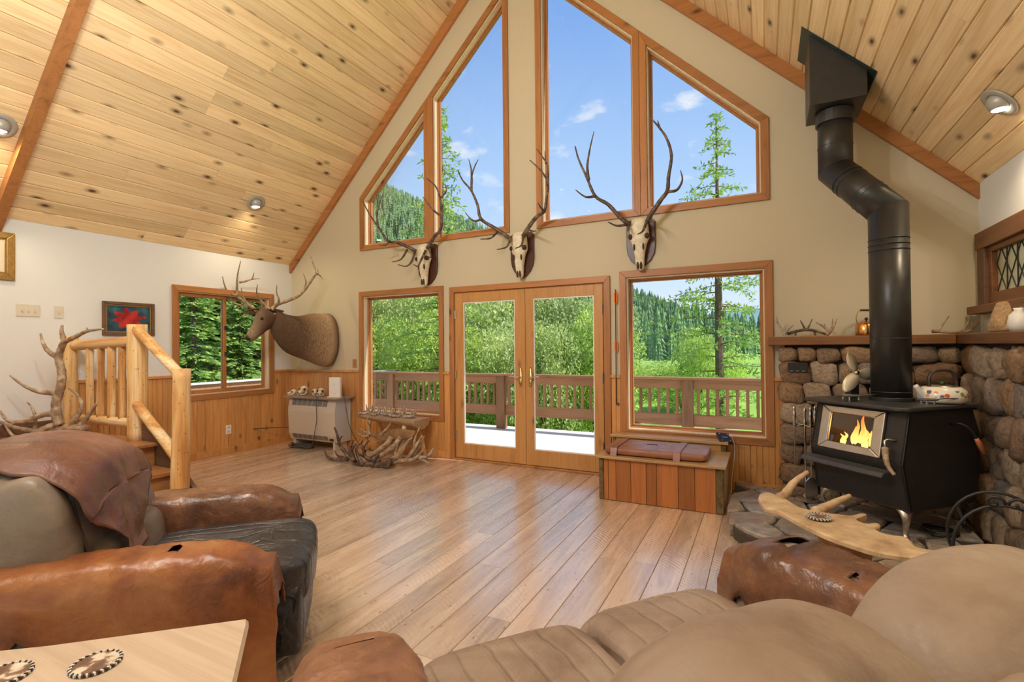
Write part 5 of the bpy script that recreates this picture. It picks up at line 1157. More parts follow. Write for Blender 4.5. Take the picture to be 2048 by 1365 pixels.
# ------------------------------------------------------------------ on the mantel
ZM = 1.4325
def shed(name, lab, pts_list, mat, group='antlers on the mantel'):
    mb = MB()
    for pts, r0, r1 in pts_list: branch(mb, pts, r0, r1)
    return tag(obj(name, mb, mat, smooth=True), lab, 'antler', group)
CM = crop(1400, 500, 6.827)
def mp2(pts, ys): return pxpath(CM, pts, ys)
def above(l, z=ZM+.004): return [(a, b, max(c, z)) for a, b, c in l]
shed('deer_antler', 'pale forked antler at the left end of the mantel', [(above(mp2([(1160,1170),(1140,1120),(1090,1060),(1055,985),(1045,910)], (-.13,-.13))), .014, .004), (above(mp2([(1150,1150),(1190,1100),(1270,1030)], (-.13,-.15))), .012, .004), (above(mp2([(1160,1120),(1155,1070),(1160,1015)], (-.13,-.12))), .009, .003)], M['antlergrey'])
shed('deer_antler', 'dark curved antler lying mid left on the mantel', [(above(mp2([(1190,1150),(1290,1120),(1420,1095),(1540,1100),(1660,1135),(1750,1160)], (-.10,-.12))), .013, .010), (mp2([(1440,1100),(1405,1030),(1370,965)], (-.11,-.12)), .010, .003), (mp2([(1460,1090),(1495,1030),(1533,945)], (-.11,-.10)), .010, .003), (above(mp2([(1300,1120),(1305,1165)], (-.10,-.12))), .010, .008), (above(mp2([(1560,1110),(1575,1165)], (-.10,-.12))), .010, .008)], M['antler'])
shed('deer_antler', 'brown branching antler left of the copper kettle', [(above(mp2([(1730,1165),(1770,1130),(1820,1060),(1870,940)], (-.14,-.15))), .013, .004), (above(mp2([(1770,1130),(1720,1080),(1660,1030),(1585,992)], (-.14,-.13))), .012, .004), (mp2([(1790,1100),(1805,1030),(1812,940)], (-.14,-.13)), .010, .003), (mp2([(1705,1070),(1700,1010)], (-.13,-.13)), .007, .003)], M['antlerlight'])
CR = crop(1560, 600, 4.197)
shed('deer_antler', 'tan antler lying on the mantel right of the pipe', [(above(pxpath(CR, [(1275,265),(1340,265),(1440,275),(1560,270),(1620,240),(1668,190)], (-.12,-.12))), .013, .005), (pxpath(CR, [(1330,260),(1370,200),(1420,135)], (-.12,-.11)), .011, .003), (pxpath(CR, [(1530,265),(1580,190),(1598,90)], (-.12,-.10)), .011, .003), (pxpath(CR, [(1612,240),(1615,215),(1612,195)], (-.12,-.12)), .010, .005)], M['antlerlight'])
ck = thing('copper_kettle', 'copper kettle with twisted dark handle on the mantel', 'kettle', (P(1733, 667, y=-.1).x, -.1, ZM), YAW)
obj('bowl', MB().lathe([(0, .001), (.075, .001), (.078, .01), (.078, .085), (.06, .105), (.035, .115), (0, .118)], 28), M['copper'], ck, smooth=True); obj('lid_knob', MB().lathe([(.006, .116), (.006, .125), (.014, .135), (.008, .148), (0, .15)], 12), M['iron'], ck, smooth=True)
obj('bail', MB().tube(spline([(-.07, 0, .09), (-.085, 0, .15), (-.06, 0, .205), (.0, 0, .212), (.06, 0, .205), (.085, 0, .15), (.07, 0, .09)], 5), .004, 8), M['brass'], ck, smooth=True)
obj('grip', MB().tube([(-.05+.01*k, 0, .209) for k in range(11)], [.008, .010, .008, .010, .008, .010, .008, .010, .008, .010, .008], 8), plain('dark_wood_grip', (.08, .035, .02), .5), ck, smooth=True)
wnp = P(2018, 660, x=7.68)
ws = thing('wasp_nest', 'tan papery wasp nest standing on the mantel corner', 'wasp nest', (7.67, wnp.y, ZM))
def nest(i, j):
    a = 2*math.pi*i; z = .20*j; r = (.085*(1-j)**.45+.035*(j < .98))*(1 if j > .02 else .85); r *= (.85+.25*noise.noise((math.cos(a)*1.4, math.sin(a)*1.4, z*9)))
    r = max(r if j < .97 else .02, .012)
    return (r*.85*math.cos(a), r*1.1*math.sin(a)+.03*j, z)
obj('comb', MB().grid(28, 22, nest, True), plain('papery_nest', (.46, .30, .16), .9, nscale=45, bmp=1.0, c2=(.24, .14, .07)), ws, smooth=True)
wv_ = thing('white_vase', 'white ceramic piece cut by the photo\'s right edge', 'ornament', (7.68, wnp.y-.17, ZM))
obj('bowl', MB().lathe([(0, .001), (.05, .001), (.065, .04), (.055, .10), (.03, .13), (.035, .145), (0, .145)], 24), M['white'], wv_, smooth=True)

# ------------------------------------------------------------------ moose antler table
ZT_ = .47; CT = crop(1440, 900, 3.368)
out = [(258,330),(268,295),(310,280),(360,300),(410,315),(450,338),(520,385),(600,405),(660,412),(710,425),(770,430),(860,440),(905,437),(950,425),(985,428),(985,440),(940,455),(920,468),(960,490),(1010,500),(1050,492),(1080,500),(1070,520),(1045,532),(1100,565),(1180,585),(1270,595),(1310,640),(1350,668),(1450,690),(1560,712),(1530,730),(1480,742),(1300,725),(1080,695),(900,640),(700,570),(500,470),(380,405),(300,388)]
pp2 = [P(*CT(a, b), z=ZT_) for a, b in out]
cen = Vector((6.62, -1.95, ZT_))
mt_ = thing('moose_antler_table', 'small table of a moose antler palm on a log stump', 'table', (cen.x, cen.y, HZ))
dense = spline([(q.x-cen.x, q.y-cen.y) for q in pp2]+[(pp2[0].x-cen.x, pp2[0].y-cen.y)], 2)[:-1]
if sum(a[0]*b[1]-b[0]*a[1] for a, b in zip(dense, dense[1:]+dense[:1])) < 0: dense = dense[::-1]
moosem = plain('moose_antler', (.66, .50, .31), .55, nscale=9, bmp=.5, c2=(.36, .22, .11))
pm_ = MB(); ninner = [(a*.97, b*.97) for a, b in dense]; z0_ = ZT_-HZ
n = len(dense); cc = Vector((sum(a for a, b in dense)/n, sum(b for a, b in dense)/n))
vs = []
for f, z in ((.90, -.035), (1.0, -.022), (1.0, -.006), (.95, .0)):
    for a, b in dense: q = cc+(Vector((a, b))-cc)*f; vs.append((q.x, q.y, z0_+z+.006*noise.noise((q.x*5, q.y*5, 1))))
pm_.add(vs, [(r_*n+k, r_*n+(k+1) % n, (r_+1)*n+(k+1) % n, (r_+1)*n+k) for r_ in range(3) for k in range(n)]+[tuple(range(n))[::-1], tuple(range(3*n, 4*n))])
palm = obj('antler_palm', pm_, moosem, mt_, bevel=0)
def tine(pts, d0, d1, r0, r1):
    mb = MB(); k = len(pts); branch(mb, [tuple(P(*CT(a, b), d=d0+(d1-d0)*i/(k-1))-Vector((cen.x, cen.y, HZ))) for i, (a, b) in enumerate(pts)], r0, r1, 10); obj('tine', mb, moosem, palm, smooth=True)
dd = (P(*CT(420, 318), z=ZT_)-CAM).dot(FW); tine([(405,330),(440,300),(500,220),(590,150)], dd-.01, dd+.06, .032, .012)
dd = (P(*CT(660, 412), z=ZT_)-CAM).dot(FW); tine([(640,420),(720,385),(800,345),(875,312)], dd-.01, dd+.10, .028, .012)
stp = wobbly((0, .0, .0), (0, .0, ZT_-HZ-.037), .118, 10, 16, .08, 5); so_ = obj('stump', stp, plain('stripped_stump', (.40, .22, .09), .6, nscale=12, bmp=.7, c2=(.20, .095, .035)), mt_, smooth=True)
sp0 = P(1688, 1120, z=.25); so_.location = (sp0.x-cen.x, sp0.y-cen.y, 0)
def coaster(loc, rz, r, lab, mat1):
    t = thing('leather_coaster', lab, 'coaster', loc, rz, 'hide coasters')
    obj('hide', MB().lathe([(0, .0005), (r, .0005), (r, .005), (0, .0055)], 36), mat1, t)
    nst = 44
    for k in range(nst):
        a = 2*math.pi*k/nst; obj('stitch', MB().tube([(r*.90*math.cos(a), r*.90*math.sin(a), .0065), (r*1.01*math.cos(a+.06), r*1.01*math.sin(a+.06), .006), (r*1.015*math.cos(a+.07), r*1.015*math.sin(a+.07), .001)], .0022, 5), M['sash'] if k % 2 else M['black'], t)
    return t
def cowhide(name):
    m_, nt, b = nmat(name); v = coords(nt, (17, 17, 17)); n1 = node(nt, 'ShaderNodeTexNoise', {'Scale': 1.0, 'Detail': 5}); lk(nt, v, n1.inputs['Vector'])
    lk(nt, ramp(nt, n1.outputs[0], [(.44, (.14, .075, .035)), (.52, (.20, .11, .06)), (.56, (.62, .52, .40)), (.7, (.72, .64, .52))]).outputs[0], b.inputs['Base Color']); b.inputs['Roughness'].default_value = .7; return m_
c1 = P(1638, 1036, z=ZT_+.006); ct = coaster((c1.x, c1.y, ZT_+.007), .3, .058, 'round star coaster on the moose antler table', plain('grey_leather', (.36, .30, .24), .6, var=.2))
stv = [(.042*(1 if k % 2 == 0 else .42)*math.cos(R(90+36*k)), .042*(1 if k % 2 == 0 else .42)*math.sin(R(90+36*k))) for k in range(10)]
obj('star', MB().prism(stv, .0056, .0075), plain('brown_star', (.16, .08, .045), .5), ct)
# ------------------------------------------------------------------ soft furniture
def sgnp(v, e): return math.copysign(abs(v)**e, v)
def puff(c, h, e1=.45, e2=.45, nu=40, nv=22, tilt=0, wr=.0, seed=0, fn=None):
    """superellipsoid cushion: centre c, half sizes h, tilt about x; wr = wrinkle depth"""
    c = Vector(c); rm = Matrix.Rotation(tilt, 3, 'X')
    def f(i, j):
        a = 2*math.pi*i; ph = -math.pi/2+math.pi*j
        q = Vector((h[0]*abs(math.cos(ph))**e1*sgnp(math.cos(a), e2), h[1]*abs(math.cos(ph))**e1*sgnp(math.sin(a), e2), h[2]*sgnp(math.sin(ph), e1)))
        if fn: q = fn(q)
        d = wr*(noise.noise((q.x*4+seed, q.y*4, q.z*4))+.5*noise.noise((q.x*11+seed, q.y*5, q.z*11)))
        q = q+q.normalized()*d
        return c+rm @ q
    return MB().grid(nu, nv, f, True)
def hide(c, h, e, a0, a1, t0, t1, off=.012, ns=44, nt_=56, seed=0, drop=.0, axis='y', front=None, rough=.05, holes=()):
    """leather sheet draped over the round top of an arm that runs along y: angle a (0 = top, + = +x side), t along y"""
    mb = MB(); c = Vector(c); grid = {}; vs = []
    for j in range(nt_+1):
        for i in range(ns+1):
            s = i/ns; t = t0+(t1-t0)*j/nt_
            lo = a0*(1+rough*2.2*noise.noise((t*6, seed, 0))+rough*1.2*noise.noise((t*19, seed, 4))); hi = a1*(1+rough*2.2*noise.noise((t*6, seed+5, 0))+rough*1.2*noise.noise((t*19, seed+9, 4)))
            a = lo+(hi-lo)*s; te = t
            # ragged ends
            if j == 0: te = t+.03*noise.noise((a*3, seed, 2))
            if j == nt_: te = t+.04*noise.noise((a*3, seed, 8))
            am = max(-math.pi/2, min(math.pi/2, a)); ex = abs(a)-abs(am)
            u = max(-.999, min(.999, te)); k = max(0, 1-abs(u)**(2/e))**(e/2) if abs(u) < 1 else 0
            k = max(k, .75)
            x = (h[0]+off)*sgnp(math.sin(am), e)*k; z = (h[2]+off)*abs(math.cos(am))**e*k
            if ex > 0: z -= ex*.30; x += math.copysign(.02*ex, a)
            y = h[1]*te
            if te > .96: z -= (te-.96)*h[1]*1.6; y = h[1]*(.96+.35*(te-.96))+.02
            w = .007*noise.noise((a*2.2+seed, te*9, 0))+.004*noise.noise((a*6+seed, te*24, 3))
            q = Vector((x, y, z)); n_ = Vector((math.sin(am), 0, math.cos(am)))
            vs.append(c+q+n_*(w+.004))
    fs = []
    for j in range(nt_):
        for i in range(ns):
            s, t = (i+.5)/ns, (j+.5)/nt_
            if any((s-hs)**2/ra**2+(t-ht_)**2/rb**2 < 1 for hs, ht_, ra, rb in holes): continue
            fs.append((j*(ns+1)+i, j*(ns+1)+i+1, (j+1)*(ns+1)+i+1, (j+1)*(ns+1)+i))
    return mb.add(vs, fs)
def hobj(name, mb, mat, par):
    o = obj(name, mb, mat, par, smooth=True); q = o.modifiers.new('s', 'SOLIDIFY'); q.thickness = .004; q.offset = 1; return o
suede = leather('taupe_suede', (.285, .205, .15), (.17, .105, .07), .55, 3.2, .22, c3=(.34, .265, .205))
greyl = leather('worn_grey_leather', (.235, .19, .15), (.13, .10, .08), .36, 3.0, .22, c3=(.33, .28, .23))
darkl = leather('dark_worn_leather', (.045, .042, .045), (.022, .020, .021), .30, 3.0, .35, c3=(.12, .115, .12))
hide1 = leather('chestnut_hide', (.30, .105, .035), (.12, .040, .016), .36, 3.2, .30, c3=(.42, .19, .065))
hide2 = leather('dark_brown_hide', (.145, .062, .032), (.055, .024, .014), .34, 3.6, .35, c3=(.27, .125, .06))
hide3 = leather('plum_brown_hide', (.17, .072, .05), (.085, .035, .026), .36, 4.0, .3, c3=(.24, .10, .06))

ch = thing('recliner_armchair', 'grey leather recliner armchair draped with chestnut hides', 'armchair', (4.215, -3.565, 0), R(-45.6))
obj('base', puff((0, -.34, .17), (.40, .40, .165), .2, .2), darkl, ch, smooth=True)
for s in (-1, 1):
    arm = obj('arm', puff((s*.415, -.45, .33), (.125, .53, .29), .45, .38, wr=.008, seed=s), greyl if s < 0 else darkl, ch, smooth=True)
    if s > 0: hobj('hide_cover', hide((s*.415, -.45, .33), (.125, .53, .29), .45, -1.35, 2.45, -.80, 1.10, seed=3, rough=.07, holes=((.80, .24, .05, .10), (.88, .56, .06, .07), (.35, .62, .012, .02))), hide1, arm)
    else: hobj('hide_cover', hide((s*.415, -.45, .33), (.125, .53, .29), .45, -1.5, 1.55, -.72, 1.06, seed=11, rough=.06), hide2, arm)
darkg = gathered(leather('gathered_dark_leather', (.045, .042, .045), (.022, .020, .021), .30, 3.0, .35, c3=(.12, .115, .12)), .06, .6)
def gather(q):
    k = .012*math.sin(q.x*48+3*noise.noise((q.x*4, q.y*3, 0)))*max(0, q.z+.02)*8*max(0, (q.y+.05))*1.5
    return Vector((q.x, q.y, q.z+k-.03*math.exp(-(q.x/.03)**2)*(q.y > -.1)))
obj('seat_cushion', puff((0, -.18, .385), (.30, .385, .125), .42, .34, 72, 26, wr=.01, seed=4, fn=gather), darkg, ch, smooth=True)
obj('footrest', puff((0, .10, .235), (.295, .075, .175), .4, .3, 64, 20, wr=.012, seed=9), darkg, ch, smooth=True)
bk = obj('backrest', puff((0, -.80, .61), (.385, .16, .355), .5, .42, 48, 26, tilt=R(14), wr=.014, seed=2), greyl, ch, smooth=True)
obj('back_pillow', puff((0, -.695, .73), (.265, .13, .23), .55, .5, 48, 26, tilt=R(14), wr=.016, seed=6), greyl, bk, smooth=True)
obj('lumbar_pillow', puff((0, -.60, .52), (.285, .125, .125), .55, .45, 48, 22, tilt=R(8), wr=.012, seed=8), greyl, bk, smooth=True)
for s in (-1, 1): obj('wing_pillow', puff((s*.335, -.72, .65), (.075, .14, .27), .6, .55, tilt=R(12), wr=.012, seed=12+s), greyl, bk, smooth=True)
rmw = Matrix.Rotation(R(14), 3, 'X')
obj('welt', MB().tube([Vector((0, -.60, .71))+rmw @ Vector((.262*sgnp(math.cos(a), .7), -.035+.03*abs(math.cos(a)), .215*sgnp(math.sin(a), .7))) for a in [2*math.pi*k/48 for k in range(49)]], .008, 8), greyl, bk, smooth=True)
# hide over the top of the backrest with a long tail
def back_hide(i, j):
    s, t = i*2-1, j
    w = (.30-.04*t+.03*noise.noise((t*5, 1, 0))+.02*noise.noise((t*17, 4, 0)))*(1 if t < .62 else max(.28, 1-(t-.62)*2.6))
    x = s*w+.05+(.13*(t-.6)/.4 if t > .6 else 0)
    ang = -1.1+2.75*min(t, .62)/.62                     # over the top, back to front
    r_y, r_z = .175, .385
    y = -.80+r_y*sgnp(math.sin(max(-math.pi/2, min(math.pi/2, ang))), .6)*1.0; z = .61+r_z*abs(math.cos(max(-1.35, min(1.30, ang))))**.55
    y -= (z-.61)*.24
    if ang > .25: y += .115*min(1, (ang-.25)/.7)
    if t > .62: z -= (t-.62)*.62; y += (t-.62)*.26
    d = .010*noise.noise((x*9, t*7, 0))+.006*noise.noise((x*26, t*5, 3))
    return (x, y+d+.02, z+d*.6+.026-.06*(abs(x)/.3)**3)
hobj('hide_cover', MB().grid(40, 56, back_hide), hide3, bk)
for k in range(14): obj('nail_head', ell(MB(), (.405, .075+.0, .06+k*.030), (.009, .006, .009), 10), M['brass'], ch, smooth=True)

suedeg = gathered(leather('gathered_suede', (.285, .205, .15), (.17, .105, .07), .55, 3.2, .22, c3=(.34, .265, .205)), .085, .42)
sf = thing('reclining_sofa', 'taupe suede two-seat sofa with hide-covered arms', 'sofa', (5.33, -4.12, 0), math.atan2(.78, .626))
obj('base', puff((.68, -.42, .17), (.68, .44, .165), .15, .15), suede, sf, smooth=True)
for k, x in enumerate((-.04, 1.40)):
    arm = obj('arm', puff((x, -.43, .355), (.14, .46, .315), .45, .36, wr=.008, seed=20+k), suede, sf, smooth=True)
    if k == 0: hobj('hide_cover', hide((x, -.43, .355), (.14, .46, .315), .45, -1.75, 1.45, -.70, 1.07, seed=31, rough=.05, holes=((.55, .78, .03, .015),)), leather('tan_brown_hide', (.27, .125, .062), (.13, .055, .03), .40, 4.0, .3, c3=(.40, .23, .14)), arm)
    else: hobj('hide_cover', hide((x, -.43, .355), (.14, .46, .315), .45, -1.5, 1.6, -.62, 1.05, seed=37, rough=.06, holes=((.5, .72, .05, .05), (.62, .5, .03, .02), (.42, .38, .03, .02))), hide2, arm)
def sgather(q):
    cr_ = (1-abs(math.sin(q.x*math.pi/.085+1.2*noise.noise((q.x*3, q.z*4, 2)))))**7
    return q-q.normalized()*.016*cr_*(1 if q.y > -.1 else .3)
for k, x in enumerate((.40, .96)):
    obj('seat_cushion', puff((x, -.26, .39), (.28, .335, .125), .5, .26, 110, 30, wr=.004, seed=40+k), suedeg, sf, smooth=True)
    obj('footrest', puff((x, .03, .255), (.28, .10, .215), .55, .28, 110, 26, wr=.004, seed=44+k), suedeg, sf, smooth=True)
    obj('back_cushion', puff((x+.03+.04*k, -.83, .665-.015*k), (.31, .19, .315), .78, .72, 64, 34, tilt=R(13), wr=.012, seed=50+k), suede, sf, smooth=True)
    obj('lumbar_cushion', puff((x, -.64, .53), (.26, .12, .14), .6, .5, 40, 20, tilt=R(8), wr=.012, seed=54+k), suede, sf, smooth=True)
obj('back_shell', puff((.68, -.95, .44), (.66, .075, .43), .25, .25, tilt=R(10)), suede, sf, smooth=True)

# ------------------------------------------------------------------ slab side table with coasters
TA = Vector((4.854, -4.114)); e1 = Vector((.76, -.65)).normalized(); e2 = Vector((-.77, -.64)).normalized(); ZTT = .55
TC = TA+e1*.28+e2*.45
tb2 = thing('slab_side_table', 'pale pine slab side table with log legs', 'table', (TC.x, TC.y, 0))
corners = [TA, TA+e1*.03+Vector((.006, .0)), TA+e1*.56, TA+e1*.56+e2*.92, TA+e2*.92, TA+e2*.5+Vector((.01, -.014))]
pl2 = [(q.x-TC.x, q.y-TC.y) for q in corners]
if sum(a[0]*b[1]-b[0]*a[1] for a, b in zip(pl2, pl2[1:]+pl2[:1])) < 0: pl2 = pl2[::-1]
ts_ = MB(); pin2 = offset_poly(pl2, -.035); n = len(pl2)
vs = [(a, b, ZTT-.06) for a, b in pin2]+[(a, b, ZTT-.012) for a, b in pl2]+[(a, b, ZTT) for a, b in offset_poly(pl2, -.008)]
ts_.add(vs, [(r_*n+k, r_*n+(k+1) % n, (r_+1)*n+(k+1) % n, (r_+1)*n+k) for r_ in range(2) for k in range(n)]+[tuple(range(n))[::-1], tuple(range(2*n, 3*n))])
slabm = wood('pale_pine_slab', (.57, .45, .33), (.48, .36, .25), (.30, .17, .09), 'X', rough=.38, grain=.7, knots=.35, var=0, bmp=.1)
tt = obj('slab_top', ts_, slabm, tb2)
for fa, fb in ((.08, .10), (.47, .10), (.08, .80), (.47, .80)):
    q = TA+e1*fa+e2*fb; obj('leg', wobbly((q.x-TC.x, q.y-TC.y, .001), (q.x-TC.x, q.y-TC.y, ZTT-.058), .036, 8, 12, .06, fa*9), M['log'], tb2, smooth=True)
ca = P(192, 1328, z=ZTT+.004); cb_ = P(8, 1352, z=ZTT+.004)
coaster((ca.x, ca.y, ZTT+.001), .5, .054, 'stitched cowhide coaster fully in view on the slab table', cowhide('cowhide_a'))
coaster((cb_.x, cb_.y, ZTT+.001), 2.2, .054, 'stitched cowhide coaster cut by the photo\'s left edge', cowhide('cowhide_b'))

# ------------------------------------------------------------------ shed antlers
def shed2(name, lab, crop_, brs, mat, group, zmin, cat='antler'):
    mb = MB(); fat = 1.5 if zmin == 0 else 1.22
    for pts, r0, r1, ys in brs:
        n = len(pts); q = []
        for i, (a, b) in enumerate(pts):
            y = ys[0]+(ys[1]-ys[0])*i/(n-1) if not callable(ys) else ys(*crop_(a, b))
            w = P(*crop_(a, b), y=y); q.append((w.x, w.y, max(w.z, zmin+(r0+(r1-r0)*i/(n-1))*.9)))
        branch(mb, q, r0*fat, r1*fat, 10)
    return tag(obj(name, mb, mat, smooth=True), lab, cat, group)
CF = crop(0, 600, 4.55)
yl = lambda u, v: -3.24+.28*min(1, max(0, u/118))
shed2('elk_antler', 'tall elk antler standing upright on the landing', CF, [([(540,1140),(515,1040),(515,920),(555,780),(560,650),(532,530),(562,430),(590,375)], .034, .020, yl), ([(585,385),(568,320),(560,280),(567,230)], .019, .008, yl), ([(590,380),(680,340),(780,290),(860,275),(940,266)], .018, .005, yl), ([(785,288),(792,270),(790,253)], .009, .004, yl), ([(535,530),(440,470),(390,390),(368,305)], .020, .005, yl), ([(505,850),(440,845),(350,838),(220,785),(90,690)], .022, .005, yl), ([(520,1040),(400,1045),(200,1110),(70,1100),(0,1010)], .024, .006, yl), ([(540,1130),(420,1165),(280,1230),(130,1245),(45,1140)], .026, .006, yl)], M['antlerlight'], 'elk antlers on the landing', HP)
yl2 = lambda u, v: -3.16+.30*min(1, max(0, u/180))
shed2('elk_antler', 'dark elk antler lying flat on the landing boards', CF, [([(775,1175),(650,1165),(450,1195),(300,1195),(120,1160),(0,1110)], .030, .010, yl2), ([(640,1160),(700,1060),(747,970),(705,870),(622,805)], .022, .005, yl2), ([(720,1160),(800,1060),(885,937)], .022, .008, yl2), ([(320,1190),(318,1060),(290,980),(245,930)], .014, .004, yl2)], M['antlerlight'], 'elk antlers on the landing', HP)
CG = crop(560, 720, 5.935); G_ = 'antlers piled around the twig bench'
shed2('elk_antler', 'large dark elk antler at the front of the pile', CG, [([(1310,1195),(1250,1245),(1100,1285),(950,1245),(840,1180),(760,1080),(700,990),(680,890),(645,800)], .026, .006, (-.70,-.84)), ([(880,1200),(850,1100),(860,1060),(905,1000)], .020, .006, (-.80,-.84)), ([(985,1255),(930,1150),(905,1060),(945,1000)], .017, .005, (-.78,-.74)), ([(1100,1280),(1120,1210),(1175,1125)], .017, .005, (-.76,-.78)), ([(1260,1300),(1290,1240),(1335,1165)], .017, .005, (-.74,-.76)), ([(700,1000),(705,950),(740,905)], .014, .004, (-.84,-.86))], M['antler'], G_, 0)
shed2('elk_antler', 'brown elk antler at the right of the pile', CG, [([(1270,1235),(1420,1205),(1560,1190),(1650,1130),(1720,1035)], .024, .005, (-.62,-.50)), ([(1320,1200),(1440,1100),(1500,990),(1570,925)], .022, .005, (-.62,-.58)), ([(1500,1195),(1590,1060),(1640,980),(1690,900)], .018, .005, (-.55,-.45)), ([(1540,1190),(1640,1050),(1715,905)], .017, .005, (-.50,-.42)), ([(1560,1180),(1590,1080),(1600,950),(1660,800)], .017, .005, (-.50,-.40))], M['antlerlight'], G_, 0)
shed2('elk_antler', 'grey weathered antler reaching to the right of the pile', CG, [([(1560,1180),(1650,1160),(1740,1150),(1790,1100),(1815,1050)], .018, .005, (-.44,-.22)), ([(1650,1165),(1710,1200),(1772,1228)], .015, .004, (-.40,-.50)), ([(1740,1150),(1800,1150),(1850,1165)], .012, .005, (-.28,-.18))], M['antlergrey'], G_, 0)
shed2('elk_antler', 'low dark antler reaching to the left of the pile', CG, [([(800,1185),(700,1185),(620,1180),(560,1140),(528,1078)], .018, .005, (-.78,-.66)), ([(640,1182),(580,1170),(540,1135)], .013, .004, (-.72,-.74)), ([(790,1175),(690,1140),(648,1080)], .014, .004, (-.78,-.62))], M['antler'], G_, 0)
shed2('elk_antler', 'small dark antler curved inside the pile', CG, [([(1180,1210),(1060,1190),(1000,1120),(1000,1030),(1060,960)], .018, .005, (-.64,-.60)), ([(1080,1190),(960,1130),(890,1090)], .015, .004, (-.62,-.62)), ([(1010,1090),(960,1010),(985,960)], .013, .004, (-.6,-.58)), ([(870,1190),(830,1090),(850,1010),(870,950)], .016, .004, (-.66,-.60))], M['antler'], G_, 0)
shed2('elk_antler', 'thick pale antler stick leaning across the pile', CG, [([(1060,1150),(1180,1070),(1280,990),(1325,925)], .020, .024, (-.58,-.46)), ([(1130,1170),(1250,1110),(1360,1020),(1440,920)], .018, .026, (-.56,-.44)), ([(1370,1120),(1385,1060),(1395,1000)], .013, .004, (-.6,-.6))], M['antlerlight'], G_, 0)
# moose paddle under the bench
shp = [(1045,900),(1130,935),(1190,960),(1300,975),(1450,950),(1560,930),(1600,880),(1590,840),(1500,835),(1400,815),(1320,830),(1240,850),(1180,890),(1110,880),(1060,870)]
ms = MB(); q = [P(*CG(a, b), y=-.42) for a, b in shp]
ms.prism([(w.x, w.z) for w in q], 0, .03, lambda a, b, h: (a, -.42+h+.10*(b-.30), b))
mo = tag(obj('moose_antler', ms, plain('brown_moose_antler', (.34, .20, .09), .6, nscale=10, bmp=.6, c2=(.17, .09, .04)), bevel=.012), 'brown moose antler paddle propped under the twig bench', 'antler', G_)
for pts, r0 in (([(1070,890),(1050,800),(1035,680)], .022), ([(1060,890),(1000,850),(950,815)], .017), ([(1060,905),(970,905),(905,845)], .018), ([(1200,890),(1270,820),(1325,735)], .026)):
    mb = MB(); branch(mb, [tuple(P(*CG(a, b), y=-.41-.01*k)) for k, (a, b) in enumerate(pts)], r0, .005, 10); obj('tine', mb, M['antlerlight'], mo, smooth=True)
# twig bench
tw = thing('twig_bench', 'small half-log bench with stick legs under the window', 'bench', (2.1, -.28, 0))
xl, xr = P(*CG(960, 700), y=-.28).x-2.1, P(*CG(1690, 720), y=-.28).x-2.1
def halflog(i, j):
    t = i; x = xl+(xr-xl)*t; a = math.pi*j*2; r = .035+.085*t**.8; w = .07+.09*t**.6
    y = w*math.cos(a); z = .505+(.0 if math.sin(a) > 0 else r*math.sin(a))*(1+.1*noise.noise((x*8, a, 0)))
    return (x, y, z)
mb = MB().grid(18, 24, halflog); nn = 19
mb.f.append(tuple(j*nn for j in range(24))); mb.f.append(tuple(j*nn+18 for j in range(24))[::-1])
obj('seat', mb, wood('gnarled_half_log', (.50, .34, .20), (.30, .18, .10), (.1, .06, .03), 'X', rough=.6, knots=.5, bmp=.5), tw, smooth=False)
for k, (xa, ya, xb, yb2) in enumerate(((xr-.20, -.08, xr-.26, -.14), (xr-.12, .08, xr-.05, .13), (xl+.20, -.05, xl+.14, -.10), (xl+.26, .06, xl+.22, .12))):
    obj('leg', wobbly((xb, yb2, .001), (xa, ya, .46 if k > 1 else .43), .024 if k else .03, 10, 10, .1, k*3+1), M['log'], tw, smooth=True)
obj('stretcher', wobbly((xl+.16, 0, .17), (xr-.10, .03, .19), .017, 10, 8, .1, 9), M['log'], tw, smooth=True)
ORD = ['leftmost']+['%s from the left' % q for q in ('second', 'third', 'fourth', 'fifth', 'sixth', 'seventh', 'eighth', 'ninth', 'tenth', 'eleventh', 'twelfth', 'thirteenth', 'fourteenth', 'fifteenth')]
random.seed(17)
for k in range(9):
    cx_ = 2.1+xl+.10+(xr-xl-.26)*k/8; cy_ = -.28+random.uniform(-.05, .03); L_ = random.uniform(.17, .22); an = random.uniform(-.5, .5)+(math.pi if k % 2 else 0); ca_, sa_ = math.cos(an), math.sin(an)
    g = lambda x, y, z: (cx_+x*ca_-y*sa_, cy_+x*sa_+y*ca_, .516+z)
    mb = MB(); branch(mb, [g(-L_*.5, 0, .010), g(-L_*.1, .03, .012), g(L_*.35, .02, .045), g(L_*.5, -.02, .11+.03*random.random())], .018, .004)
    branch(mb, [g(-L_*.05, .03, .014), g(0, .045, .06), g(-.015, .03, .10+.03*random.random())], .012, .003); branch(mb, [g(L_*.25, .028, .03), g(L_*.32, .05, .07), g(L_*.3, .05, .125)], .012, .003); branch(mb, [g(-L_*.35, .01, .012), g(-L_*.42, .02, .05), g(-L_*.36, 0, .085)], .011, .003)
    tag(obj('deer_antler', mb, M['antlergrey'], smooth=True), 'small grey deer antler on the twig bench, %s' % ORD[k], 'antler', 'small antlers on the twig bench')
